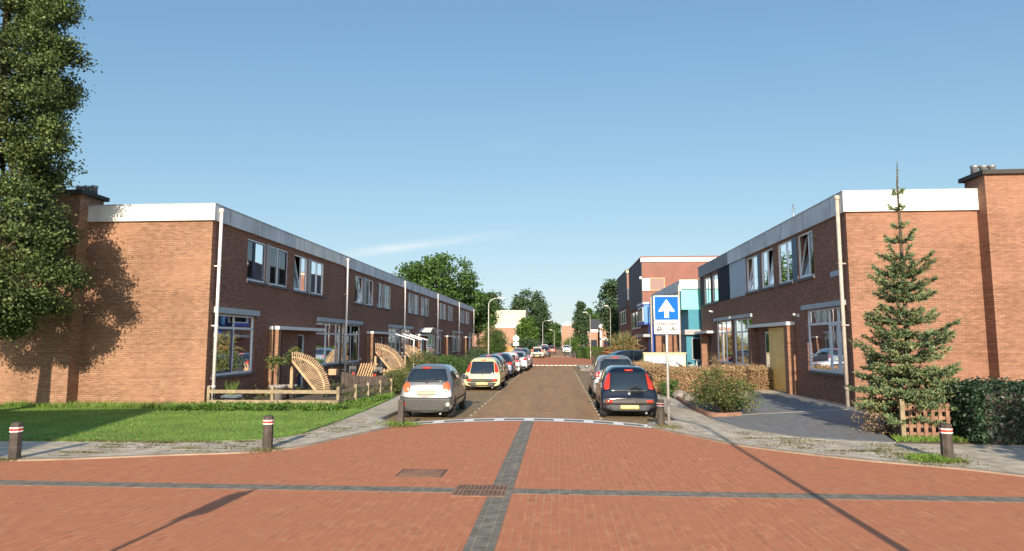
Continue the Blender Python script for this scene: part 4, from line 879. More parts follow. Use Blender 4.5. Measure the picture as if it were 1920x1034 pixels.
def car_meshes(sty):
    if sty in CACHE: return CACHE[sty]
    d = STY[sty]; vs, fs = loft_body(d['st'], d['belt'])
    me = bpy.data.meshes.new('body'); me.from_pydata(vs, [], fs); me.update()
    bm = bmesh.new(); bm.from_mesh(me); bmesh.ops.recalc_face_normals(bm, faces=bm.faces[:]); bm.to_mesh(me); bm.free()
    o = bpy.data.objects.new('body', me); COL.objects.link(o)
    sb = o.modifiers.new('s', 'SUBSURF'); sb.levels = 2; sb.render_levels = 2
    dg = bpy.context.evaluated_depsgraph_get(); dg.update()
    ev = o.evaluated_get(dg); full = bpy.data.meshes.new_from_object(ev)
    bvh = BVHTree.FromPolygons([v.co for v in full.vertices], [p.vertices for p in full.polygons])
    cut = MB(); W = max(s[4] for s in d['st'])
    for yw in d['wheels']:
        for sg in (-1, 1):
            cut.lathe([(d['wr']+.055, sg*(W-.27)), (d['wr']+.055, sg*(W+.3))], (0, yw, d['wr']), 'x', 24)
    co = cut.build('cutter', M['plastic'])
    bo = o.modifiers.new('b', 'BOOLEAN'); bo.object = co; bo.operation = 'DIFFERENCE'; bo.solver = 'EXACT'
    dg = bpy.context.evaluated_depsgraph_get(); dg.update()
    body = bpy.data.meshes.new_from_object(o.evaluated_get(dg))
    bpy.data.objects.remove(o); bpy.data.objects.remove(co)
    body.materials.clear(); body.materials.append(M['p_silver']); 
    for p in body.polygons: p.use_smooth = True; p.material_index = 0
    parts = []
    for nm, mk_, poly in d['rear']: parts.append((nm, mk_, decal(bvh, poly, 'rear', {'rear_window': .010, 'bumper': .03, 'lower_bumper': .02, 'number_plate': .042, 'reflector': .042, 'taillight': .026}.get(nm, .022), .045)))
    for nm, mk_, poly in d.get('front', []): parts.append((nm, mk_, decal(bvh, poly, 'front', .010)))
    for nm, mk_, poly in d['side']:
        for sg in (-1, 1): parts.append((nm, mk_, decal(bvh, poly, 'side', .008 if nm != 'door_seam' else .003, sgn=sg)))
    if 'front' not in d:
        b = d['belt']; parts.append(('windscreen', 'car_glass', decal(bvh, [(-.56, b+.06), (.56, b+.06), (.5, b+.42), (-.5, b+.42)], 'front', .01)))
    for nm, mk_, m_ in parts: m_.materials.append(M[mk_])
    r = d['wr']; w = .175
    tm = MB().lathe([(r*.68, -w/2), (r*.93, -w/2), (r, -w*.36), (r, w*.36), (r*.93, w/2), (r*.68, w/2)], n=24, axis='x')
    tyre = tm.build('wheel', M['tyre']); tyre_m = tyre.data; bpy.data.objects.remove(tyre)
    rm = MB(); rm.lathe([(r*.69, w*.30), (r*.66, w*.47), (r*.60, w*.36), (r*.2, w*.42), (r*.12, w*.52), (.01, w*.52)], axis='x', n=20)
    for k in range(8):
        a = 2*math.pi*k/8; rm.bar((w*.40, r*.2*math.cos(a), r*.2*math.sin(a)), (w*.44, r*.62*math.cos(a), r*.62*math.sin(a)), .035, .03, up=(1, 0, 0))
    ro = rm.build('rim', M['rim']); rim_m = ro.data; bpy.data.objects.remove(ro)
    mm = MB(); yv = d['mirror_y']; zb = d['belt']+.08
    CACHE[sty] = (body, parts, tyre_m, rim_m, W, d); return CACHE[sty]
def car(name, label, sty, paint, loc, rz=0, group=None, cat='car', mirror_m=None, scale=1):
    body, parts, tm, rm, W, d = car_meshes(sty)
    t = thing(name, label, cat, loc, rz, group); t.scale = (scale,)*3
    bo = link('body', body, t); bo.material_slots[0].link = 'OBJECT'; bo.material_slots[0].material = M['p_'+paint]
    for nm, mk_, m_ in parts: link(nm, m_, t)
    for yw in d['wheels']:
        for sg in (-1, 1):
            w = link('wheel', tm, t); w.location = (sg*(W-.115), yw, d['wr']); w.rotation_euler.z = 0 if sg > 0 else math.pi
            link('rim', rm, w)
    for sg in (-1, 1):
        mb = MB(); y = d['mirror_y']; z = d['belt']+.09; x = sg*(W+.07)
        mb.lathe([(.02, -.05), (.07, -.045), (.085, 0), (.07, .05), (.03, .07)], (0, 0, 0), 'y', 10)
        mb.v = [(vx*1.15, vy, vz*.85) for vx, vy, vz in mb.v]; mb.v = [(vx+x, vy+y, vz+z) for vx, vy, vz in mb.v]
        mb.bar((sg*(W-.09), y+.02, z-.05), (x, y, z-.02), .05, .05)
        mb.build('wing_mirror', mirror_m or M['p_'+paint], t)
    if d['wiper']:
        b = d['belt']; mb = MB(); yy = -.02 if sty == 'round' else .06
        MB().tube([(-.03, .08 if sty == 'round' else .045, b+.04 if sty == 'round' else .80), (.12, .13 if sty == 'round' else .10, b+.13 if sty == 'round' else .90), (.30, .16 if sty == 'round' else .13, b+.17 if sty == 'round' else .93)], .011, 6).build('wiper', M['plastic'], t)
    MB().tube([(W-.35, .35, .16), (W-.35, -.01, .16)], .025, 8).build('exhaust_pipe', M['steel'], t)
    return t
G1 = 'cars parked along the left kerb'; ZR = -.07
car('parked_car', 'small silver hatchback with round orange tail lights and grey bumper, nearest on the left', 'round', 'silver', (-3.72, 18.0, ZR), 1.0, G1, mirror_m=M['plastic'])
car('parked_car', 'pale yellow hatchback with tall red tail lights parked behind the silver one', 'city', 'yellow', (-3.38, 28.4, ZR), 0, G1, mirror_m=M['plastic'])
car('parked_car', 'black hatchback parked just ahead of the pale yellow car', 'hatch', 'black', (-3.72, 33.6, ZR), 0, G1)
car('parked_car', 'dark blue hatchback between the black car and the white car', 'hatch', 'navy', (-3.55, 38.2, ZR), 0, G1)
car('parked_car', 'white hatchback with tall red tail lights beyond the dark blue car', 'city', 'white', (-3.36, 42.6, ZR), 0, G1)
car('parked_car', 'light silver saloon near the end of the left parking row', 'hatch', 'greysilver', (-3.1, 46.8, ZR), 0, G1)
car('parked_car', 'blue grey tall car at the far end of the left parking row', 'tall', 'bluegrey', (-3.1, 52.2, ZR), 0, G1)
car('parked_car', 'small black hatchback with red tail lights under the one way sign', 'city', 'darkblue', (2.0, 18.6, ZR), 0, 'cars parked along the right kerb', mirror_m=M['plastic'])
car('parked_car', 'silver grey tall car parked in front of the black hatchback', 'tall', 'suv', (2.12, 24.0, ZR), 0, 'cars parked along the right kerb')
car('parked_car', 'dark blue car standing sideways behind the white picket fence', 'hatch', 'darkblue', (6.6, 47.5, .02), 112)
G2 = 'distant cars down the street'
car('parked_car', 'cream white car standing on the second red junction', 'city', 'cream', (-2.75, 84, -.03), 0, G2)
car('parked_car', 'dark car tucked beside the distant cream car', 'hatch', 'black', (-2.0, 90, -.03), 0, G2)
car('parked_car', 'distant white high car left of the road bend', 'tall', 'white', (-2.6, 118, -.04), 0, G2)
car('parked_car', 'distant dark red car right of the white high car', 'hatch', 'maroon', (-1.35, 112, -.04), 0, G2)
car('parked_car', 'distant pale car facing the viewer at the road bend', 'hatch', 'white', (1.6, 126, -.04), 180, G2)

# ------------------------------------------------------------------ vegetation
def shell_pts(n, c, rad, hollow=.45, lob=0., seed=0):
    r = np.random.default_rng(seed); d = r.normal(size=(n, 3)); d /= np.linalg.norm(d, axis=1)[:, None]
    f = hollow + (1-hollow)*r.random(n)**.5
    if lob:
        k = r.normal(size=(7, 3)); k /= np.linalg.norm(k, axis=1)[:, None]
        f = f*(1-lob + lob*1.6*np.clip((d@k.T), 0, 1).max(1)**2)
    return np.array(c) + d*f[:, None]*np.array(rad)
def trunk_mesh(mb, base, top, r0, r1, branches=(), bend=.15, rnd=None):
    rnd = rnd or random
    b = Vector(base); t = Vector(top); n = 7; pts = []
    for i in range(n+1):
        f = i/n; p = b.lerp(t, f); p += Vector((rnd.gauss(0, bend*.3), rnd.gauss(0, bend*.3), 0))*(1 if 0 < i < n else 0); pts.append(p)
    mb.tube(pts, [r0*(1.25 if i == 0 else 1)+(r1-r0)*i/n for i in range(n+1)], 9)
    for f, end, r in branches:
        p = b.lerp(t, f); e = Vector(end); m = p.lerp(e, .5)+Vector((0, 0, (e-p).length*.08))
        mb.tube([p, m, e], [r, r*.65, r*.2], 6)
    return mb
def tree(name, label, base, h, crown_c, rad, lm, ncl, per, rc, leaf, group=None, seed=1, tr=.25, hollow=.4, lob=.35, cat='tree', extra=None, kind_trunk='bark', nb=10):
    t = thing(name, label, cat, base, None, group); rnd = random.Random(seed)
    c = shell_pts(ncl, crown_c, rad, hollow, lob, seed)
    if extra is not None: c = np.concatenate([c, extra])
    br = []
    for k in range(nb):
        e = c[rnd.randrange(len(c))]; br.append((rnd.uniform(.35, .9), tuple(e), tr*.35))
    trunk_mesh(MB(), base, (crown_c[0], crown_c[1], crown_c[2]+rad[2]*.55), tr, tr*.2, br, .2, rnd).build('trunk', M[kind_trunk], t)
    me = leaves_mesh('crown', clumps(c, per, rc), leaf, M[lm], .7, .35, off=base)
    link('crown', me, t, Vector(base)); return t

# big leafy street tree at the left edge; its trunk stands just outside the frame
def big_tree():
    base = (-16.75, 17.4, 0); r = np.random.default_rng(5); C = []
    prof = [(2.4, 1.2), (3.0, 2.0), (4, 2.45), (5.2, 2.5), (6.2, 2.2), (7.0, 1.75), (8.0, 2.05), (9.4, 2.2), (10.6, 2.1), (11.6, 1.95), (13.0, 1.8), (15, 1.4), (16.6, .7)]
    pz = [p[0] for p in prof]; pr = [p[1] for p in prof]
    for i in range(620):
        z = r.uniform(2.45, 16.5); a = r.uniform(0, 6.283); R0 = np.interp(z, pz, pr)
        lobe = .98 + .10*math.sin(3*a+z*1.7) + .08*math.sin(5*a-z*2.9)
        f = (.35+.65*r.random()**.45); C.append((base[0]+math.cos(a)*R0*lobe*f*.98, base[1]+math.sin(a)*R0*lobe*f*.8, z+r.normal()*.1))
    C = np.array(C); t = thing('leafy_tree', 'tall dense oak like tree cut by the left edge of the picture', 'tree', base)
    rnd = random.Random(3); br = [(rnd.uniform(.12, .8), tuple(C[rnd.randrange(len(C))]), .07) for _ in range(40)]
    trunk_mesh(MB(), base, (base[0]+.1, base[1], 14.5), .23, .04, br, .12, rnd).build('trunk', M['bark'], t)
    link('crown', leaves_mesh('crown', clumps(C, 290, .20), .092, M['leaf_oak'], .7, .25, off=base), t, Vector(base))
big_tree()

# the young spruce before the right gable
def spruce():
    base = (7.92, 15.3, 0); H = 5.75; r = random.Random(11); t = thing('spruce_tree', 'young spruce with bare leader standing before the right gable', 'tree', base)
    tk = MB(); tk.tube([(base[0], base[1], 0), (base[0]+.03, base[1], H*.5), (base[0]+.02, base[1], H), (base[0]+.05, base[1], 6.3)], [.075, .05, .02, .008], 8)
    V = []; T = []
    z = .42
    def twig(a, b, dens, ln):
        a = Vector(a); b = Vector(b); n = max(2, int((b-a).length*dens)); d = (b-a).normalized()
        for i in range(n):
            f = (i+r.random())/n; p = a.lerp(b, f)
            for k in range(2):
                w = Vector((r.gauss(0, 1), r.gauss(0, 1), r.gauss(.3, .7))).normalized(); e = (d*.75 + w*.75).normalized()*ln*r.uniform(.7, 1.2)
                s = e.cross(Vector((r.gauss(0, 1), r.gauss(0, 1), r.gauss(0, 1)))).normalized()*.013
                q = p+e; V.extend((p-s, p+s, q+s*.5, q-s*.5))
    while z < H:
        f = z/6.1; L = max(.24 if z < 5.2 else .13, 1.36*(1-f)**.98*(.55+.45*min(1, z/.8)))
        n = 16 if z < 1.5 else 12 if z < 3.7 else (6 if z < 4.5 else 4)
        if r.random() < .16 and z > 1.4: L *= .7
        a0 = r.random()*6.28
        for k in range(n):
            a = a0 + k*6.283/n + r.gauss(0, .16); l = L*r.uniform(.5, 1.2)
            up = .16 + .75*f + r.gauss(0, .17) - (.2 if z < 1.6 else 0)
            p0 = Vector((base[0], base[1], z)); m = p0 + Vector((math.cos(a), math.sin(a), up*.55))*l*.55; e = m + Vector((math.cos(a), math.sin(a), up*.9+.22))*l*.45
            tk.tube([p0, m, e], [.017*(1-f)+.005, .011*(1-f)+.004, .003], 5, cap=False)
            dens = 64; nl = .08
            twig(p0.lerp(m, .25), m, dens, nl); twig(m, e, dens, nl)
            for q in range(int(3+7*l)):
                g = r.uniform(.2, .95); b0 = p0.lerp(m, g*2) if g < .5 else m.lerp(e, g*2-1)
                sd = a + r.choice((-1, 1))*r.uniform(.6, 1.0); tl = l*.40*(1.15-g)
                b1 = b0 + Vector((math.cos(sd)*tl, math.sin(sd)*tl, tl*r.uniform(-.2, .4))); twig(b0, b1, dens, nl)
        z += r.uniform(.18, .31) if z < 3.9 else r.uniform(.30, .44)
    twig((base[0]+.02, base[1], 5.2), (base[0]+.05, base[1], 6.1), 26, .06)
    tk.build('trunk', M['bark'], t)
    v = np.array([tuple(x) for x in V]) - np.array(base); link('crown', quads_mesh('crown', v, M['needle']), t, Vector(base))
spruce()

def hedge(name, label, cat, poly_or_box, z1, lm, n, leaf, core, at, group=None, bump=.12, seed=2, asp=.6):
    r = np.random.default_rng(seed); x0, x1, y0, y1 = poly_or_box
    t = thing(name, label, cat, at, None, group)
    MB().box(x0+.12, x1-.12, y0+.12, y1-.12, 0, z1-.14).build('twigs', M[core], t)
    p = np.stack([r.uniform(x0, x1, n), r.uniform(y0, y1, n), r.uniform(.03, z1, n)], 1)
    f = r.integers(0, 5, n)
    wob = lambda a, b: bump*(np.sin(a*2.3)+np.sin(b*3.1+1)+np.sin(a*5.1+b*2))/2
    p[f == 0, 0] = x0 + r.normal(size=(f == 0).sum())*.06; p[f == 1, 0] = x1 + r.normal(size=(f == 1).sum())*.06
    m = (f == 2); p[m, 1] = y0 + r.normal(size=m.sum())*.06 + wob(p[m, 0], p[m, 2])*.5; m = f == 3; p[m, 1] = y1 + r.normal(size=m.sum())*.06
    m = f == 4; p[m, 2] = z1 + r.normal(size=m.sum())*.05 + wob(p[m, 0], p[m, 1])
    link('foliage', leaves_mesh('foliage', p, leaf, M[lm], asp, .3, off=at), t, Vector(at)); return t
hedge('laurel_hedge', 'dark clipped laurel hedge at the right edge of the picture', 'hedge', (8.62, 15, 13.95, 15.6), 1.16, 'leaf_laurel', 22000, .085, 'wood_dark', (11, 14.7, 0), seed=4, bump=.07)
def rot_hedge(label, a, b, w, z1, lm, n, leaf, core, bump=.1, seed=2, group=None, name='garden_hedge'):
    a = Vector((*a, 0)); b = Vector((*b, 0)); L = (b-a).length; ang = math.degrees(math.atan2(b.y-a.y, b.x-a.x))
    t = hedge(name, label, 'hedge', (0, L, -w/2, w/2), z1, lm, n, leaf, core, (0, 0, 0), group, bump, seed)
    t.location = a; t.rotation_euler.z = R(ang)
    if lm == 'leaf_dry':
        q = np.stack([RNG.uniform(0, L, int(L*420)), RNG.uniform(-w/2, w/2, int(L*420)), RNG.uniform(z1-.22, z1-.02, int(L*420))], 1)
        link('twig_tips', blades_mesh('twig_tips', q, .22, .016, M[lm], .3), t)
    return t
rot_hedge('dry brown beech hedge before the window of the blue panelled house', (4.3, 26.6), (9.0, 29.4), 1.0, .93, 'leaf_dry', 14000, .085, 'wood_red', .08, 6, name='beech_hedge')
rot_hedge('dry brown beech hedge along the pavement behind the sign pole', (4.15, 33.5), (4.15, 26.4), .8, .95, 'leaf_dry', 9000, .085, 'wood_red', .08, 8, name='beech_hedge')
def shrub(name, label, at, rad, lm, ncl, per, rc, leaf, seed, cat='shrub', group=None, stems=8, z0=None, lob=.3):
    t = thing(name, label, cat, at, None, group); rnd = random.Random(seed)
    c = shell_pts(ncl, (at[0], at[1], rad[2]*.95 if z0 is None else z0), rad, .3, lob, seed); c[:, 2] = np.maximum(c[:, 2], .06)
    mb = MB()
    for k in range(stems):
        e = c[rnd.randrange(len(c))]; mb.tube([(at[0]+rnd.gauss(0, .08), at[1]+rnd.gauss(0, .08), 0), ((at[0]+e[0])/2, (at[1]+e[1])/2, e[2]*.6), tuple(e)], [.02, .014, .005], 5)
    mb.build('stem', M['bark'], t)
    link('foliage', leaves_mesh('foliage', clumps(c, per, rc), leaf, M[lm], .55, .3, off=at), t, Vector(at)); return t
shrub('garden_shrub', 'loose green shrub with reddish leaves beside the driveway', (4.85, 19.6, 0), (.80, .95, .60), 'leaf_bush', 120, 46, .13, .07, 21, lob=.6, stems=26)
shrub('garden_shrub', 'low green plant between the sign pole and the beech hedge', (4.2, 25.2, 0), (.35, .4, .35), 'leaf_far', 40, 30, .08, .07, 22)
shrub('garden_shrub', 'tall feathery green bush on the left pavement beside the silver car', (-6.65, 31.3, 0), (.72, 1.2, .85), 'leaf_bush', 140, 40, .14, .08, 23)
shrub('garden_shrub', 'green climbing plant with orange flowers at the end of the rail fence', (-6.5, 25.9, 0), (.45, .7, .5), 'leaf_bush', 70, 36, .1, .07, 24)
shrub('garden_shrub', 'broad dark green bush behind the pale yellow car', (-6.5, 37, 0), (.9, 2.2, .68), 'leaf_far', 170, 34, .15, .09, 25)
shrub('garden_shrub', 'bush spilling over the weathered dark board fence', (-7.3, 28.9, 0), (.5, .8, .42), 'leaf_bush', 100, 36, .12, .07, 26)
shrub('garden_shrub', 'low bush behind the black parked car', (-7, 43.5, 0), (1.1, 2.0, .55), 'leaf_far', 90, 30, .15, .1, 27)
shrub('garden_shrub', 'rounded bush under the slim lamp post', (-6.8, 54, 0), (1.2, 2.2, .8), 'leaf_dark', 110, 30, .18, .11, 28)
shrub('ornamental_maple', 'small dark red leaved bush beside the far green hedge', (5.0, 62, 0), (.95, .95, .85), 'leaf_red', 90, 30, .15, .12, 29)
shrub('garden_shrub', 'thin bare brown bush under the double window of the blue panelled house', (8.6, 36.5, 0), (.5, .7, .75), 'leaf_dry', 60, 20, .1, .06, 30)
shrub('garden_shrub', 'green plants growing behind the cream panel wall', (6.0, 40.4, 0), (1.3, .5, .78), 'leaf_bright', 90, 30, .1, .08, 31)
shrub('garden_shrub', 'red and green shrub low at the foot of the spruce', (7.4, 15.6, 0), (.6, .5, .42), 'leaf_dry', 60, 30, .1, .05, 32)
# yucca like palm shrub
def yucca():
    at = (5.25, 52.5, 0); t = thing('palm_shrub', 'spiky palm like shrub with brown dead lower leaves', 'shrub', at); V = []; r = random.Random(8)
    for k in range(900):
        a = r.uniform(0, 6.283); el = r.uniform(-.6, 1.4); L = r.uniform(.7, 1.25); c = Vector((at[0]+r.gauss(0, .35), at[1]+r.gauss(0, .35), r.choice((1.2, 1.9, 1.9, 1.5))))
        d = Vector((math.cos(a)*math.cos(el), math.sin(a)*math.cos(el), math.sin(el))); s = d.cross(Vector((r.gauss(0, 1), r.gauss(0, 1), r.gauss(0, 1)))).normalized()*.045
        e = c+d*L; V.extend((c-s, c+s, e+s*.2, e-s*.2))
    MB().tube([at, (at[0], at[1], 1.0), (at[0]+.1, at[1], 1.9)], [.16, .14, .10], 8).build('stem', M['bark'], t)
    link('foliage', quads_mesh('foliage', np.array([tuple(x) for x in V])-np.array(at), M['leaf_palm']), t, Vector(at))
yucca()
rot_hedge('bright green clipped hedge beside the far lamp post', (3.6, 80), (8.2, 80), 1.4, 1.35, 'leaf_bright', 6000, .16, 'wood_dark', .08, 12)
rot_hedge('far green hedge along the right pavement towards the brick houses', (3.3, 95), (3.0, 83), 1.2, 1.3, 'leaf_far', 4000, .18, 'wood_dark', .08, 13)
GT = 'trees beyond the houses'
tree('broad_tree', 'large broad green tree rising over the left terrace roof', (-18.6, 98, 0), 15, (-18.9, 98, 9.6), (6.2, 5.5, 5.6), 'leaf_far', 330, 60, .55, .42, GT, 41, .5)
tree('broad_tree', 'smaller outlying crown right of the large tree over the terrace', (-12.9, 104, 0), 10, (-13.4, 104, 6.3), (3.2, 3.2, 3.4), 'leaf_far', 130, 55, .45, .4, GT, 42, .3)
tree('far_tree', 'far dark tree behind the left lamp post', (-22.5, 198, 0), 17, (-22.8, 198, 10.6), (7.0, 5, 6.4), 'leaf_dark', 210, 55, .8, .7, GT, 43, .5)
tree('far_tree', 'far dark round tree behind the cream block', (-9.0, 205, 0), 17, (-9.0, 205, 10.2), (7.4, 5, 7.0), 'leaf_dark', 240, 55, .8, .7, GT, 44, .5)
tree('small_tree', 'bright green young tree right of the far brick house', (-7.0, 142, 0), 7, (-7.0, 142, 4.1), (2.4, 2.2, 2.9), 'leaf_bright', 110, 55, .4, .4, GT, 45, .18)
tree('far_tree', 'far dark green tree at the end of the road', (-3.6, 210, 0), 9, (-3.4, 210, 4.6), (3.4, 3, 4.6), 'leaf_dark', 120, 50, .5, .6, GT, 46, .3)
tree('far_tree', 'far lighter tree left of the plain brick block', (-.8, 205, 0), 8, (-.9, 205, 4.2), (2.2, 2.5, 3.6), 'leaf_far', 90, 50, .4, .55, GT, 47, .3)
tree('broad_tree', 'dark tree rising behind the corrugated clad blocks', (10.6, 104, 0), 12, (11.2, 104, 7.6), (4.2, 4, 5.6), 'leaf_dark', 200, 55, .5, .45, GT, 48, .35)
tree('broad_tree', 'lower dark tree left of the clad blocks behind the lamp post', (10.4, 112, 0), 8, (10.4, 112, 4.6), (1.8, 2.0, 3.6), 'leaf_dark', 120, 50, .45, .45, GT, 49, .3)
def poplar(label, at, h, r, seed, lm):
    t = thing('poplar_tree', label, 'tree', at, None, 'poplars down the street'); rr = np.random.default_rng(seed); C = []
    for i in range(150):
        z = rr.uniform(.18*h, h); f = (z/h-.18)/.82; R0 = r*math.sin(math.pi*min(.97, .18+f*.8))**.8; a = rr.uniform(0, 6.283); q = .4+.6*rr.random()**.5
        C.append((at[0]+math.cos(a)*R0*q, at[1]+math.sin(a)*R0*q, z))
    trunk_mesh(MB(), at, (at[0], at[1], h*.9), r*.13, .03, [], .05, random.Random(seed)).build('trunk', M['bark'], t)
    link('crown', leaves_mesh('crown', clumps(np.array(C), 45, r*.2), r*.26, M[lm], .7, .3, off=at), t, Vector(at))
poplar('slim dark poplar before the brick houses at the bend', (4.9, 140, 0), 10.4, 1.6, 51, 'leaf_dark')
poplar('pale far poplar left of its neighbour above the brown roof', (10.2, 215, 0), 12.8, 1.9, 52, 'leaf_far')
poplar('pale far poplar right of its neighbour above the brown roof', (13.2, 215, 0), 12.2, 1.7, 53, 'leaf_far')
shrub('garden_shrub', 'yellow green rounded bush before the plain brick block', (2.6, 128, 0), (1.5, 1.5, 1.5), 'leaf_bright', 90, 36, .3, .25, 33)
shrub('garden_shrub', 'dark bush beside the distant left cars', (-5.6, 108, 0), (2.0, 3, 1.5), 'leaf_dark', 120, 36, .3, .25, 34)
shrub('garden_shrub', 'leafy climbing tree against the far brick end wall', (-9.6, 92, 0), (1.9, 1.5, 2.1), 'leaf_bush', 150, 34, .3, .2, 35)
shrub('garden_shrub', 'young leafy tree beside the slim lamp post', (-8.0, 86, 0), (1.2, 1.2, 1.8), 'leaf_far', 90, 34, .25, .18, 36)
# tall shrubbery outside the right edge whose shade lies over the laurel hedge
tree('garden_tree', 'tall shrubbery outside the right edge shading the laurel hedge', (12.3, 6.4, 0), 4.8, (12.5, 6.2, 2.2), (3.9, 1.7, 2.5), 'leaf_laurel', 420, 80, .32, .2, None, 55, .14)

# ------------------------------------------------------------------ street furniture
def bollard(x, y, label, rz=0, lean=0, bands=True):
    t = thing('bollard', label, 'bollard', (x, y, 0), rz, 'wooden bollards round the junction')
    t.rotation_euler.x = R(lean)
    prof = [(.098, -.08), (.096, .3), (.094, .60), (.088, .635), (.07, .655), (.02, .662)]
    p = MB().lathe(prof, n=8 if bands else 4).build('post', M['bollard'], t)
    for q in p.data.polygons: q.use_smooth = False
    if bands:
        mb = MB(); mb.lathe([(.100, .500), (.102, .505), (.102, .575), (.100, .58)], n=8)
        b = mb.build('red_band', M['red_paint'], t)
        for q in b.data.polygons: q.use_smooth = False
        for z in (.490, .553):
            s = MB().lathe([(.1035, z), (.105, z+.002), (.105, z+.022), (.1035, z+.024)], n=8).build('reflective_strip', M['white_paint'], t)
            for q in s.data.polygons: q.use_smooth = False
    return t
bollard(-9.72, 11.05, 'dark bollard with red and white band at the far left edge', 10, 0)
bollard(-5.69, 12.42, 'dark bollard with red and white band before the lawn', 22)
bollard(-3.95, 16.1, 'plain grey bollard without band behind the silver car', 45, 0, False)
bollard(2.55, 16.55, 'dark bollard with red band beside the sign pole', 15)
bollard(6.83, 12.08, 'dark bollard with red band before the lattice at the right', 20)

def text_mesh(s, size, m, ext=.002):
    cu = bpy.data.curves.new('txt', 'FONT'); cu.body = s; cu.size = size; cu.align_x = 'CENTER'; cu.align_y = 'CENTER'; cu.extrude = ext; cu.offset = .0022
    o = bpy.data.objects.new('txt', cu); COL.objects.link(o); dg = bpy.context.evaluated_depsgraph_get(); dg.update()
    me = bpy.data.meshes.new_from_object(o.evaluated_get(dg)); bpy.data.objects.remove(o); me.materials.clear(); me.materials.append(m); return me
# one way sign
t = thing('traffic_sign', 'blue one way sign with white up arrow and white plate below', 'sign', (2.70, 16.3, 0), 0)
MB().tube([(0, 0, -.1), (0, 0, 3.2)], .034, 12).build('pole', M['pole'], t)
def rrect(cx, cz, w, h, r, k=5):
    o = []
    for sx, sz, a0 in ((1, 1, 0), (-1, 1, 90), (-1, -1, 180), (1, -1, 270)):
        for i in range(k+1):
            a = R(a0+90*i/k); o.append((cx+sx*(w-r)+r*math.cos(a), cz+sz*(h-r)+r*math.sin(a)))
    return o
def vplate(poly, y0, y1, mb=None):
    mb = mb or MB(); n = len(poly)
    return mb.add([(x, y0, z) for x, z in poly]+[(x, y1, z) for x, z in poly], [tuple(range(n)), tuple(reversed(range(n, 2*n)))]+[(i, (i+1) % n, n+(i+1) % n, n+i) for i in range(n)])
sp = vplate(rrect(0, 2.93, .315, .315, .03), -.062, -.040).build('sign_panel', M['sign_white'], t)
vplate(rrect(0, 2.93, .29, .29, .02), -.0655, -.0625).build('blue_field', M['sign_blue'], sp)
ar = MB(); ar.add([(x, yy, z) for yy in (-.069, -.066) for x, z in ((0, 3.155), (.195, 2.87), (.185, 2.84), (.055, 2.865), (.055, 2.695), (-.055, 2.695), (-.055, 2.865), (-.185, 2.84), (-.195, 2.87))],
    [(0, 1, 2, 3), (0, 3, 6), (0, 6, 7, 8), (3, 4, 5, 6), (9, 12, 11, 10), (9, 15, 12), (9, 17, 16, 15), (12, 15, 14, 13)]); ar.build('arrow', M['sign_white'], sp)
lp_ = vplate(rrect(0, 2.445, .315, .155, .025), -.062, -.042).build('lower_panel', M['sign_white'], t)
tm = text_mesh('uitgezonderd', .098, M['black']); o = link('lettering', tm, lp_); o.rotation_euler = (R(90), 0, 0); o.location = (0, -.066, 2.545)
pg = MB()
def ring(cx, cz, r, w=.016): 
    n = 20; pg.add([(cx+q*math.cos(2*math.pi*i/n), -.0655, cz+q*math.sin(2*math.pi*i/n)) for q in (r, r-w) for i in range(n)], [(i, (i+1) % n, n+(i+1) % n, n+i) for i in range(n)])
def ln(a, b, w=.016): pg.bar((a[0], -.0655, a[1]), (b[0], -.0655, b[1]), w, .003, up=(0, 1, 0))
for x in (-.245, -.125): ring(x, 2.375, .045)
for a, b in (((-.245, 2.375), (-.205, 2.455)), ((-.205, 2.455), (-.14, 2.455)), ((-.14, 2.455), (-.185, 2.375)), ((-.185, 2.375), (-.245, 2.375)), ((-.185, 2.375), (-.215, 2.465)), ((-.125, 2.375), (-.15, 2.48)), ((-.165, 2.48), (-.135, 2.485)), ((-.235, 2.468), (-.2, 2.468))): ln(a, b)
for x in (.08, .24): ring(x, 2.375, .048, .014)
for a, b, w in (((.08, 2.375), (.125, 2.43), .016), ((.125, 2.42), (.185, 2.42), .03), ((.125, 2.45), (.185, 2.455), .02), ((.24, 2.375), (.205, 2.48), .014), ((.185, 2.48), (.215, 2.475), .012), ((.07, 2.455), (.13, 2.46), .018), ((.15, 2.395), (.2, 2.385), .024)): ln(a, b, w)
pg.build('pictograms', M['black'], lp_)
MB().box(-.06, .06, -.04, .036, 2.80, 2.84).box(-.06, .06, -.042, .036, 2.43, 2.47).build('bracket', M['steel'], t)
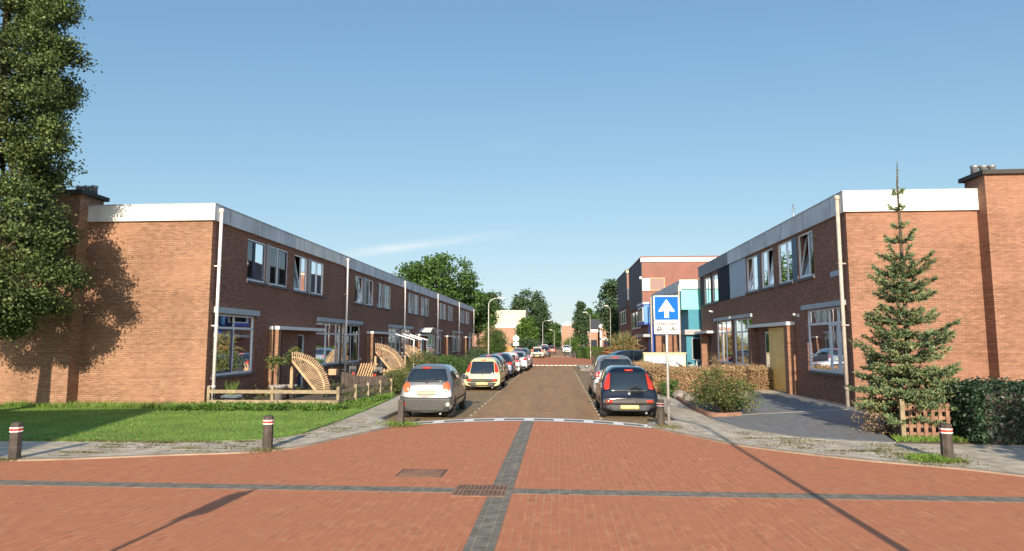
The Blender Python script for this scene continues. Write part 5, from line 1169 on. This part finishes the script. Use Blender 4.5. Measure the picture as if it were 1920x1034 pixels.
# sign and lamp post outside the frame that throw the long thin shadows on the bricks
t = thing('traffic_sign', 'sign on a pole outside the left edge casting a blade shaped shadow', 'sign', (-4.55, 1.95, 0), 60)
MB().tube([(0, 0, -.1), (0, 0, 2.55)], .034, 10).build('pole', M['pole'], t)
vplate(rrect(0, 2.32, .24, .24, .03), -.06, -.04).build('sign_panel', M['sign_white'], t)
def lamp_post(label, at, h, arm, rz, r=.065, group='street lamps along the street', m='pole'):
    t = thing('street_lamp', label, 'street lamp', at, rz, group)
    pts = [(0, 0, -.1), (0, 0, h*.3), (0, 0, h*.9)]; n = 7; rad = [r, r*.9, r*.65]
    for i in range(1, n+1):
        a = i/n*R(82); pts.append((h*.1*(1-math.cos(a)), 0, h*.9+h*.1*math.sin(a)*.95)); rad.append(r*.6)
    e = pts[-1]; pts.append((arm, 0, e[2]+.06)); rad.append(r*.5)
    MB().tube(pts, rad, 10).build('pole', M[m], t)
    MB().lathe([(r*1.5, -.05), (r*1.5, .9), (r*1.05, .96)], n=10).build('pole_base', M[m], t)
    hd = MB(); x = arm; z = e[2]+.06
    hd.add([(x-.12, -.06, z-.03), (x-.12, .06, z-.03), (x+.5, .09, z-.02), (x+.5, -.09, z-.02), (x-.1, -.04, z+.06), (x-.1, .04, z+.06), (x+.42, .05, z+.07), (x+.42, -.05, z+.07)], [(0, 3, 2, 1), (4, 5, 6, 7), (0, 1, 5, 4), (1, 2, 6, 5), (2, 3, 7, 6), (3, 0, 4, 7)])
    hd = hd.build('lamp_head', M[m], t); MB().box(x+.1, x+.45, -.06, .06, z-.045, z-.027).build('lamp_glass', M['lamp_white'], hd)
    return t
lamp_post('slim pale lamp post with curved arm behind the left parked cars', (-5.62, 51.6, 0), 5.6, .85, 0)
lamp_post('lamp post outside the right edge casting a thin shadow across the bricks', (3.42, 2.0, 0), 5.7, .7, 170)
lamp_post('pale lamp post beside the far bright green hedge', (3.85, 78, 0), 5.6, .45, 190, .045)
lamp_post('far lamp post before the dark tree left of the clad blocks', (6.6, 82, 0), 6.6, .35, 185, .045)
lamp_post('greenish far lamp post left of the road bend', (-2.9, 120, 0), 6.0, 1.0, 0)
lamp_post('thin far pole before the plain brick block', (1.9, 105, 0), 5.2, .3, 180, .05)
lamp_post('short far lamp post in the middle of the view', (-.9, 140, 0), 4.6, .6, 180, .06)
# round sign at the second junction
t = thing('traffic_sign', 'round pale sign with small plate beside the far left cars', 'sign', (-4.35, 66, 0), 4)
MB().tube([(0, 0, -.1), (0, 0, 2.6)], .04, 8).build('pole', M['pole'], t)
n = 20; vplate([(.32*math.cos(2*math.pi*i/n), 2.42+.32*math.sin(2*math.pi*i/n)) for i in range(n)], -.07, -.045).build('sign_panel', M['sign_white'], t)
vplate(rrect(0, 1.86, .3, .16, .03), -.07, -.045).build('lower_panel', M['sign_white'], t)

# ------------------------------------------------------------------ garden fences and clutter, left
def rail_fence(label, posts, hgt=.62, m='wood', rails=(.20, .46), group=None):
    t = thing('rail_fence', label, 'fence', (*posts[0], 0), None, group)
    for x, y in posts: MB().box(x-.045, x+.045, y-.045, y+.045, -.05, hgt).build('fence_post', M[m], t)
    for (a, b) in zip(posts[:-1], posts[1:]):
        for z in rails: MB().bar((a[0], a[1]-.075 if abs(a[1]-b[1]) < .6 else a[1], z+.03), (b[0], b[1]-.075 if abs(a[1]-b[1]) < .6 else b[1], z+.03), .035, .11).build('rail', M[m], t)
rail_fence('low weathered two rail wooden fence along the lawn and pavement', [(-11.3, 20.25), (-9.2, 20.3), (-7.05, 20.35), (-6.85, 21.5), (-6.75, 22.6), (-6.65, 23.8), (-6.55, 25.0)], .66, 'wood_grey', (.15, .47))
def board_fence(label, pts, m='wood_dark'):
    t = thing('board_fence', label, 'fence', (pts[0][0], pts[0][1], 0)); mb = MB(); rl = MB()
    for (x0, y0, h0), (x1, y1, h1) in zip(pts[:-1], pts[1:]):
        L = math.hypot(x1-x0, y1-y0); n = max(1, int(L/.14))
        for i in range(n):
            f0, f1 = i/n, (i+.93)/n; hh = h0+(h1-h0)*(i+.5)/n + random.uniform(-.01, .01)
            a = (x0+(x1-x0)*f0, y0+(y1-y0)*f0); b = (x0+(x1-x0)*f1, y0+(y1-y0)*f1); nx, ny = -(y1-y0)/L*.012, (x1-x0)/L*.012
            mb.prism([(a[0]-nx, a[1]-ny), (b[0]-nx, b[1]-ny), (b[0]+nx, b[1]+ny), (a[0]+nx, a[1]+ny)], 0, hh)
        rl.bar((x0, y0+.03, h0*.3), (x1, y1+.03, h1*.3), .03, .07).bar((x0, y0+.03, h0*.75), (x1, y1+.03, h1*.75), .03, .07)
    mb.build('board', M[m], t); rl.build('rail', M[m], t)
board_fence('low dark weathered board fence with sagging top between the gardens', [(-9.1, 26.6, .86), (-8.3, 26.5, .68), (-7.6, 26.4, .66), (-6.72, 26.2, .84)])
def fan(label, px, y, pz, r0, r1, a0, a1, n=20):
    t = thing('fan_trellis', label, 'fence', (px, y, 0), None, 'wooden fan screens between the front gardens'); sl = MB()
    for i in range(n+1):
        a = R(a0+(a1-a0)*i/n); c, s = math.cos(a), math.sin(a); ra = r0/(c/.95+s/1.1); dy = random.uniform(-.006, .006)
        w0, w1 = .30*r1*R(a1-a0)/n, .62*r1*R(a1-a0)/n; tx, tz = -s, c; rr = r1+random.uniform(-.02, .02)
        q = [(px+c*r_+tx*w_/2*k, y+dy+d, pz+s*r_+tz*w_/2*k) for d in (-.011, .011) for r_, w_, k in ((ra, w0, -1), (ra, w0, 1), (rr, w1, 1), (rr, w1, -1))]
        sl.add(q, [(0, 3, 2, 1), (4, 5, 6, 7), (0, 1, 5, 4), (1, 2, 6, 5), (2, 3, 7, 6), (3, 0, 4, 7)])
    sl.build('slat', M['wood_fan'], t)
    rl = MB(); m = 14
    for i in range(m):
        b0, b1 = R(a0+(a1-a0)*i/m), R(a0+(a1-a0)*(i+1)/m); rr = r1*.86
        rl.bar((px+math.cos(b0)*rr, y-.03, pz+math.sin(b0)*rr), (px+math.cos(b1)*rr, y-.03, pz+math.sin(b1)*rr), .03, .07, up=(0, 0, 1) if i < m/2 else (1, 0, 0))
    rl.bar((px+r0*.93, y-.03, pz+.03), (px+.02, y-.03, pz+r0*1.1), .03, .085, up=(1, 0, 0)); rl.build('rail', M['wood_pale'], t)
    MB().box(px-.05, px+.05, y-.05, y+.05, 0, pz+r0*.9).build('fence_post', M['wood_pale'], t)
fan('nearest pale wooden fan screen beside the potted plants', -9.85, 23.3, .26, 1.02, 1.47, 3, 90, 26)
fan('second pale wooden fan screen with a small bird box', -9.5, 33.0, .36, 1.1, 1.66, 3, 90, 26)
fan('farthest pale wooden fan screen behind the feathery bush', -9.75, 40.5, .3, 1.05, 1.6, 3, 90, 26)
tag(MB().box(-9.38, -9.18, 32.86, 32.95, 1.35, 1.6).add([(-9.42, 32.84, 1.6), (-9.14, 32.84, 1.6), (-9.28, 32.84, 1.72), (-9.42, 32.96, 1.6), (-9.14, 32.96, 1.6), (-9.28, 32.96, 1.72)], [(0, 1, 2), (3, 5, 4), (0, 2, 5, 3), (1, 4, 5, 2)]).build('bird_box', M['wood_red'], at=(-9.28, 32.9, 1.35)), 'small dark bird box on the second fan screen', 'bird box')
def trellis(label, x0, x1, y, z1):
    t = thing('picket_fence', label, 'fence', ((x0+x1)/2, y, 0)); p = MB(); n = int((x1-x0)/.16)
    for i in range(n): p.box(x0+i*.16, x0+i*.16+.08, y-.012, y+.012, 0, z1)
    p.build('picket', M['wood_pale'], t); MB().box(x0, x1, y+.014, y+.04, z1*.25, z1*.25+.07).box(x0, x1, y+.014, y+.04, z1*.8, z1*.8+.07).build('rail', M['wood_pale'], t)
trellis('pale picket fence in front of the second fan screen', -9.0, -7.0, 31.0, .78)
trellis('small white picket fence before the sideways dark car', 4.6, 6.2, 44.2, .6)
# diagonal lattice panel leaning by the mopeds
t = thing('leaning_trellis', 'pale diagonal lattice panel leaning beside the mopeds', 'fence', (-9.15, 29.5, 0)); mb = MB()
for i in range(7):
    x = -9.5+i*.12; mb.bar((x, 29.5, .05), (x+.35, 29.52, 1.1), .02, .06, up=(1, 0, 0))
mb.build('slat', M['wood_pale'], t)
def pot(label, x, y, r, h, plant_h, seed, lm='leaf_bush', n=26):
    t = thing('plant_pot', label, 'plant pot', (x, y, 0), None, 'pots before the first house'); MB().lathe([(r*.68, 0), (r*.95, h*.85), (r*1.08, h*.86), (r*1.08, h), (r*.92, h), (r*.9, h*.9)], (x, y, 0), n=18).build('pot', M['clay'], t)
    rnd = random.Random(seed); st = MB(); C = []
    for k in range(4):
        e = (x+rnd.gauss(0, .18), y+rnd.gauss(0, .15), h+plant_h*rnd.uniform(.6, 1)); st.tube([(x, y, h*.9), ((x+e[0])/2+.03, (y+e[1])/2, (h+e[2])/2), e], [.018, .012, .005], 5); C += [tuple(np.array(e)+RNG.normal(size=3)*.1) for _ in range(n//4)]
    st.build('stem', M['bark'], t); link('foliage', leaves_mesh('foliage', clumps(np.array(C), 20, .07), .08, M[lm], .6, .4, off=(x, y, 0)), t, Vector((x, y, 0)))
pot('grey pot with a thin leaning shrub left of the fan screen', -10.05, 22.6, .30, .55, 1.0, 61)
pot('smaller grey pot with climbing leaves against the fan screen', -10.0, 23.6, .22, .50, 1.25, 62)
t = thing('planter_box', 'low planter with pale stone slabs and spiky grass under the corner window', 'planter', (-10.9, 21.0, 0))
MB().box(-11.2, -10.65, 20.75, 21.25, 0, .13).box(-11.2, -10.65, 20.80, 21.2, .24, .32).build('slab', M['white'], t)
MB().box(-11.1, -10.75, 20.85, 21.15, .13, .24).build('support', M['dark'], t)
p = RNG.normal(size=(60, 2))*.07+[-10.92, 21.0]; link('foliage', blades_mesh('foliage', pts3(p, .32)-np.array((-10.9, 21.0, 0)), .4, .02, M['grass_leaf'], .4), t, Vector((-10.9, 21, 0)))

gp = []
for k in range(260):
    x, y = random.uniform(-11.2, -6.5), random.uniform(20.6, 83); hgt = random.choice((.12, .2, .3, .45))
    if -10.5 < x < -9 and y < 24.5: continue
    m_ = RNG.normal(size=(26, 3))*np.array([.2, .3, hgt*.35]) + [x, y, hgt*.5]; m_[:, 2] = np.abs(m_[:, 2]); gp.append(m_)
gp = np.concatenate(gp); o = link('garden_plants', leaves_mesh('garden_plants', gp, .10, M['leaf_bush'], .6, .5)); tag(o, 'low mixed plants scattered through the left front gardens', 'plants', kind='stuff')
def bike(label, at, rz, m, group='bicycles and mopeds in the front gardens', lean=6):
    t = thing('bicycle', label, 'bicycle', at, rz, group); t.rotation_euler.y = R(lean)
    for y in (0, 1.05):
        w = MB(); n = 20; w.tube([(0, y+.33*math.cos(2*math.pi*i/n), .35+.33*math.sin(2*math.pi*i/n)) for i in range(n+1)], .018, 6, cap=False)
        for k in range(8): w.tube([(0, y, .35), (0, y+.32*math.cos(k*.785), .35+.32*math.sin(k*.785))], .004, 4)
        w.build('wheel', M['tyre'], t)
    f = MB()
    for a, b in (((0, 0, .35), (0, .42, .3)), ((0, .42, .3), (0, .28, .82)), ((0, 0, .35), (0, .3, .75)), ((0, .42, .3), (0, .88, .78)), ((0, .3, .72), (0, .86, .84)), ((0, 1.05, .35), (0, .84, .98))): f.tube([a, b], .017, 7)
    f.build('bicycle_frame', M[m], t)
    MB().tube([(-.28, .72, 1.02), (-.12, .84, 1.03), (.12, .84, 1.03), (.28, .72, 1.02)], .014, 6).build('handlebar', M['steel'], t)
    MB().lathe([(.02, -.13), (.085, -.10), (.075, 0), (.02, .14)], (0, .25, .87), 'y', 8).build('saddle', M['black'], t); return t
def moped(label, at, rz, m):
    t = thing('moped', label, 'moped', at, rz, 'bicycles and mopeds in the front gardens')
    for y in (0, 1.2):
        w = MB().lathe([(.13, -.05), (.22, -.055), (.25, -.03), (.25, .03), (.22, .055), (.13, .05)], (0, y, .25), 'x', 18).build('wheel', M['tyre'], t); MB().lathe([(.12, -.045), (.12, .045)], (0, y, .25), 'x', 12).build('rim', M['rim'], w)
    b = MB()
    b.add([(sx*.15*w, y, z) for sx in (-1, 1) for y, z, w in ((-.25, .52, .6), (.1, .36, 1.1), (.55, .28, 1), (.62, .40, 1), (.15, .74, .95), (-.28, .72, .6))], [(0, 1, 2, 3, 4, 5), (11, 10, 9, 8, 7, 6)]+[(i, (i+1) % 6, 6+(i+1) % 6, 6+i) for i in range(6)])
    b.box(-.14, .14, .5, .95, .26, .34)
    b.add([(sx*.17, y, z) for sx in (-1, 1) for y, z in ((.88, .30), (.98, .30), (1.06, .85), (.96, .92))], [(0, 1, 2, 3), (7, 6, 5, 4)]+[(i, (i+1) % 4, 4+(i+1) % 4, 4+i) for i in range(4)])
    b.box(-.09, .09, 1.0, 1.4, .50, .56).tube([(0, 1.0, .9), (0, 1.2, .25)], .03, 8)
    b.build('moped_body', M[m], t)
    MB().add([(sx*.12*w, y, z) for sx in (-1, 1) for y, z, w in ((-.25, .76, .8), (.5, .74, .9), (.5, .80, .8), (.1, .82, 1), (-.22, .84, .8))], [(0, 1, 2, 3, 4), (9, 8, 7, 6, 5)]+[(i, (i+1) % 5, 5+(i+1) % 5, 5+i) for i in range(5)]).build('saddle', M['black'], t)
    MB().tube([(-.32, .9, 1.0), (-.1, 1.0, 1.02), (.1, 1.0, 1.02), (.32, .9, 1.0)], .016, 6).tube([(0, 1.0, 1.02), (0, 1.02, .88)], .02, 6).build('handlebar', M['plastic'], t)
    for s in (-1, 1): MB().tube([(s*.26, .95, 1.02), (s*.34, .98, 1.2)], .007, 5).lathe([(.05, -.008), (.055, .008)], (s*.35, .98, 1.24), 'y', 10).build('mirror', M['plastic'], t)
    MB().lathe([(.06, -.30), (.07, -.26)], (0, 0, .60), 'y', 10).build('tail_light', M['lamp_red'], t)
    MB().box(-.09, .09, -.29, -.275, .38, .52).build('number_plate', M['sign_white'], t); return t
moped('dark moped with white number plate and red tail light behind the board fence', (-8.15, 28.4, .015), 8, 'black')
moped('black moped parked close to the window left of the lattice panel', (-9.6, 29.7, .015), 20, 'plastic')
bike('bicycle leaning near the mopeds with a wicker coloured crate', (-10.1, 28.6, .015), 75, 'black')
bike('pale bicycle frame parked before the broad dark bush', (-6.75, 33.6, .015), 70, 'white_paint')
bike('bicycle leaning against the drainpipe of the turquoise house', (7.2, 37.3, .015), -50, 'white_paint')
tag(MB().box(-10.25, -9.9, 28.2, 28.55, .62, .88).build('crate', M['wood_pale'], at=(-10.07, 28.4, .62)), 'wicker coloured crate on the bicycle near the mopeds', 'crate')

# ------------------------------------------------------------------ right gardens
t = thing('panel_wall', 'cream garden wall of square panels behind the dry hedge', 'garden wall', (6.2, 38.2, 0))
MB().box(4.95, 7.35, 38.0, 38.15, 0, 1.42).build('wall', M['cream'], t); pn = MB()
for i in range(5):
    for j in range(2): pn.box(5.05+i*.46, 5.05+i*.46+.38, 37.97, 37.997, .25+j*.55, .25+j*.55+.44)
pn.build('panel', M['white'], t); MB().box(4.9, 7.4, 37.95, 38.2, 1.421, 1.47).build('coping', M['cream'], t)
car('parked_car', 'white car half hidden behind the dry hedge near the turquoise house', 'hatch', 'white', (6.6, 33.2, -.35), 75)
t = thing('lattice_fence', 'brown wooden lattice between the spruce and the laurel hedge', 'fence', (7.9, 14.7, 0)); lt = MB()
for i in range(7): x = 7.40+i*.155; lt.box(x, x+.075, 14.68, 14.705, 0, .78)
lt.build('upright_slat', M['wood_red'], t); lt = MB()
for z in (.08, .25, .42, .59, .70): lt.box(7.38, 8.45, 14.71, 14.73, z, z+.07)
lt.build('cross_slat', M['wood_red'], t); MB().box(7.36, 7.45, 14.62, 14.675, -.05, .86).build('fence_post', M['wood_grey'], t)
for i, (x, y, s) in enumerate(((4.45, 24.3, .26), (4.62, 23.6, .22), (4.5, 25.0, .2), (4.9, 23.2, .15))):
    bm = bmesh.new(); bmesh.ops.create_icosphere(bm, subdivisions=2, radius=s); rr = random.Random(i)
    for v in bm.verts: v.co *= rr.uniform(.82, 1.12); v.co.z = v.co.z*.75 + s*.5
    me = bpy.data.meshes.new('garden_rock'); bm.to_mesh(me); bm.free(); me.materials.append(M['stone']); o = link('garden_rock', me, None, Vector((x, y, 0)))
    tag(o, ('largest pale boulder at the foot of the beech hedge', 'middle boulder nearer the green shrub', 'boulder tucked against the hedge end behind the others', 'smallest stone closest to the green shrub')[i], 'rock', 'boulders at the hedge foot')
ed = MB(); ed.ribbon(smooth_line([(4.32, 24.0), (4.15, 21), (4.18, 18.9), (4.5, 18.45), (5.1, 18.75)]), .10, 0, .13); tag(ed.build('bed_edging', M['wood_red'], at=(4.2, 20, 0)), 'brown edging round the bed of the green shrub', 'edging')
ft = thing('garden_fence', 'orange wooden fence before the far brick end wall', 'fence', (-9, 118, 0))
for i in range(5): MB().box(-16+i*2.0, -14.05+i*2.0, 118, 118.06, 0, 1.25).build('fence_panel', M['wood_orange'] if i != 4 else M['wood_red'], ft)
# roof aerial
t = thing('roof_aerial', 'thin aerial mast on the right terrace roof', 'aerial', (10.3, 28.4, 6.95)); MB().tube([(10.3, 28.4, 6.9), (10.3, 28.4, 8.1)], .025, 6).build('mast', M['steel'], t)
MB().tube([(10.2, 28.4, 7.9), (10.4, 28.4, 7.9)], .012, 5).tube([(10.23, 28.4, 7.7), (10.37, 28.4, 7.7)], .012, 5).build('element', M['steel'], t)
# small posts at the second junction
for i, (x, y) in enumerate(((3.2, 60.5), (2.0, 88), (.9, 92))):
    o = MB().lathe([(.10, -.05), (.10, .8), (.06, .86)], (x, y, 0), n=10).build('bollard', M['bollard'], at=(x, y, 0)); tag(o, ('plain dark bollard at the far right corner of the street', 'tiny far bollard left of the far lamp post', 'farthest tiny bollard beside the road')[i], 'bollard', 'bollards at the second junction')

# ------------------------------------------------------------------ camera, sun, sky
cd = bpy.data.cameras.new('Camera'); cam = bpy.data.objects.new('Camera', cd); COL.objects.link(cam)
cam.location = (0, 0, 2.1); cam.rotation_euler = (R(90+5.8996), 0, R(4.1248)); cd.lens = 22.5; cd.sensor_width = 36; cd.clip_end = 4000; S.camera = cam
sl = bpy.data.lights.new('Sun', 'SUN'); sl.energy = 3.5; sl.angle = R(.5); sl.color = (1, .86, .68)
so = bpy.data.objects.new('Sun', sl); COL.objects.link(so); so.rotation_euler = (R(70), 0, R(-.6))
w = bpy.data.worlds.new('World'); S.world = w; w.use_nodes = True; nt = w.node_tree; nt.nodes.clear()
out = nt.nodes.new('ShaderNodeOutputWorld'); bg = nt.nodes.new('ShaderNodeBackground'); sk = nt.nodes.new('ShaderNodeTexSky')
sk.sky_type = 'NISHITA'; sk.sun_disc = False; sk.sun_elevation = R(20); sk.sun_rotation = R(180); sk.air_density = 1.0; sk.dust_density = .35; sk.ozone_density = 1.0
bg.inputs[1].default_value = .12
# thin cirrus streaks
tc = nt.nodes.new('ShaderNodeTexCoord'); sx = nt.nodes.new('ShaderNodeSeparateXYZ'); nt.links.new(tc.outputs['Generated'], sx.inputs[0])
def mth(op, a, b=None):
    n = nt.nodes.new('ShaderNodeMath'); n.operation = op
    for i, v in enumerate((a, b)):
        if v is None: continue
        if isinstance(v, (int, float)): n.inputs[i].default_value = v
        else: nt.links.new(v, n.inputs[i])
    return n.outputs[0]
yy = mth('MAXIMUM', sx.outputs[1], .05); u = mth('DIVIDE', sx.outputs[0], yy); v = mth('DIVIDE', sx.outputs[2], yy)
def streak(u0, u1, v0, sl_, wd, amt):
    d = mth('SUBTRACT', v, mth('ADD', mth('MULTIPLY', mth('SUBTRACT', u, u0), sl_), v0))
    g = mth('POWER', 2.718, mth('MULTIPLY', mth('POWER', mth('DIVIDE', d, wd), 2.), -1.))
    a = maprange(nt, u, u0, u0+.06, 0, 1); b = maprange(nt, u, u1-.2, u1, 1, 0)
    cb = nt.nodes.new('ShaderNodeCombineXYZ'); nt.links.new(mth('MULTIPLY', u, 14.), cb.inputs[0]); nt.links.new(mth('MULTIPLY', v, 90.), cb.inputs[1])
    nn = maprange(nt, noise(nt, cb.outputs[0], 1., 4), .3, .7, .35, 1.)
    return mth('MULTIPLY', mth('MULTIPLY', mth('MULTIPLY', g, a), mth('MULTIPLY', b, nn)), amt)
f = mth('ADD', streak(-.37, -.04, .137, .115, .0065, .62), streak(-.13, -.02, .318, -.02, .010, .16))
def vm(op, a, b):
    n = nt.nodes.new('ShaderNodeVectorMath'); n.operation = op
    for i, q in enumerate((a, b)):
        if isinstance(q, tuple): n.inputs[i].default_value = q
        else: nt.links.new(q, n.inputs[i])
    return n.outputs[0]
st = vm('MULTIPLY', sk.outputs[0], (.53, .77, 1.02))          # sky ahead of the camera tinted bluer and evened out
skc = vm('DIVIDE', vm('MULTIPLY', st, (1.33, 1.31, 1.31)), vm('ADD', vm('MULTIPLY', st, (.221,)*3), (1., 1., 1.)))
skc = mixc(nt, maprange(nt, sx.outputs[1], -.35, .1, 0., 1.), sk.outputs[0], skc)  # unseen sky behind the camera left brighter to lift the shaded facades
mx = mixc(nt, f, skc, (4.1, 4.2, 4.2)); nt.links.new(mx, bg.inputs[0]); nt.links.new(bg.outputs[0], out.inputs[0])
S.view_settings.view_transform = 'Standard'; S.view_settings.look = 'None'; S.view_settings.exposure = 1.0; S.view_settings.gamma = 1
S.cycles.max_bounces = 8; S.cycles.transparent_max_bounces = 12
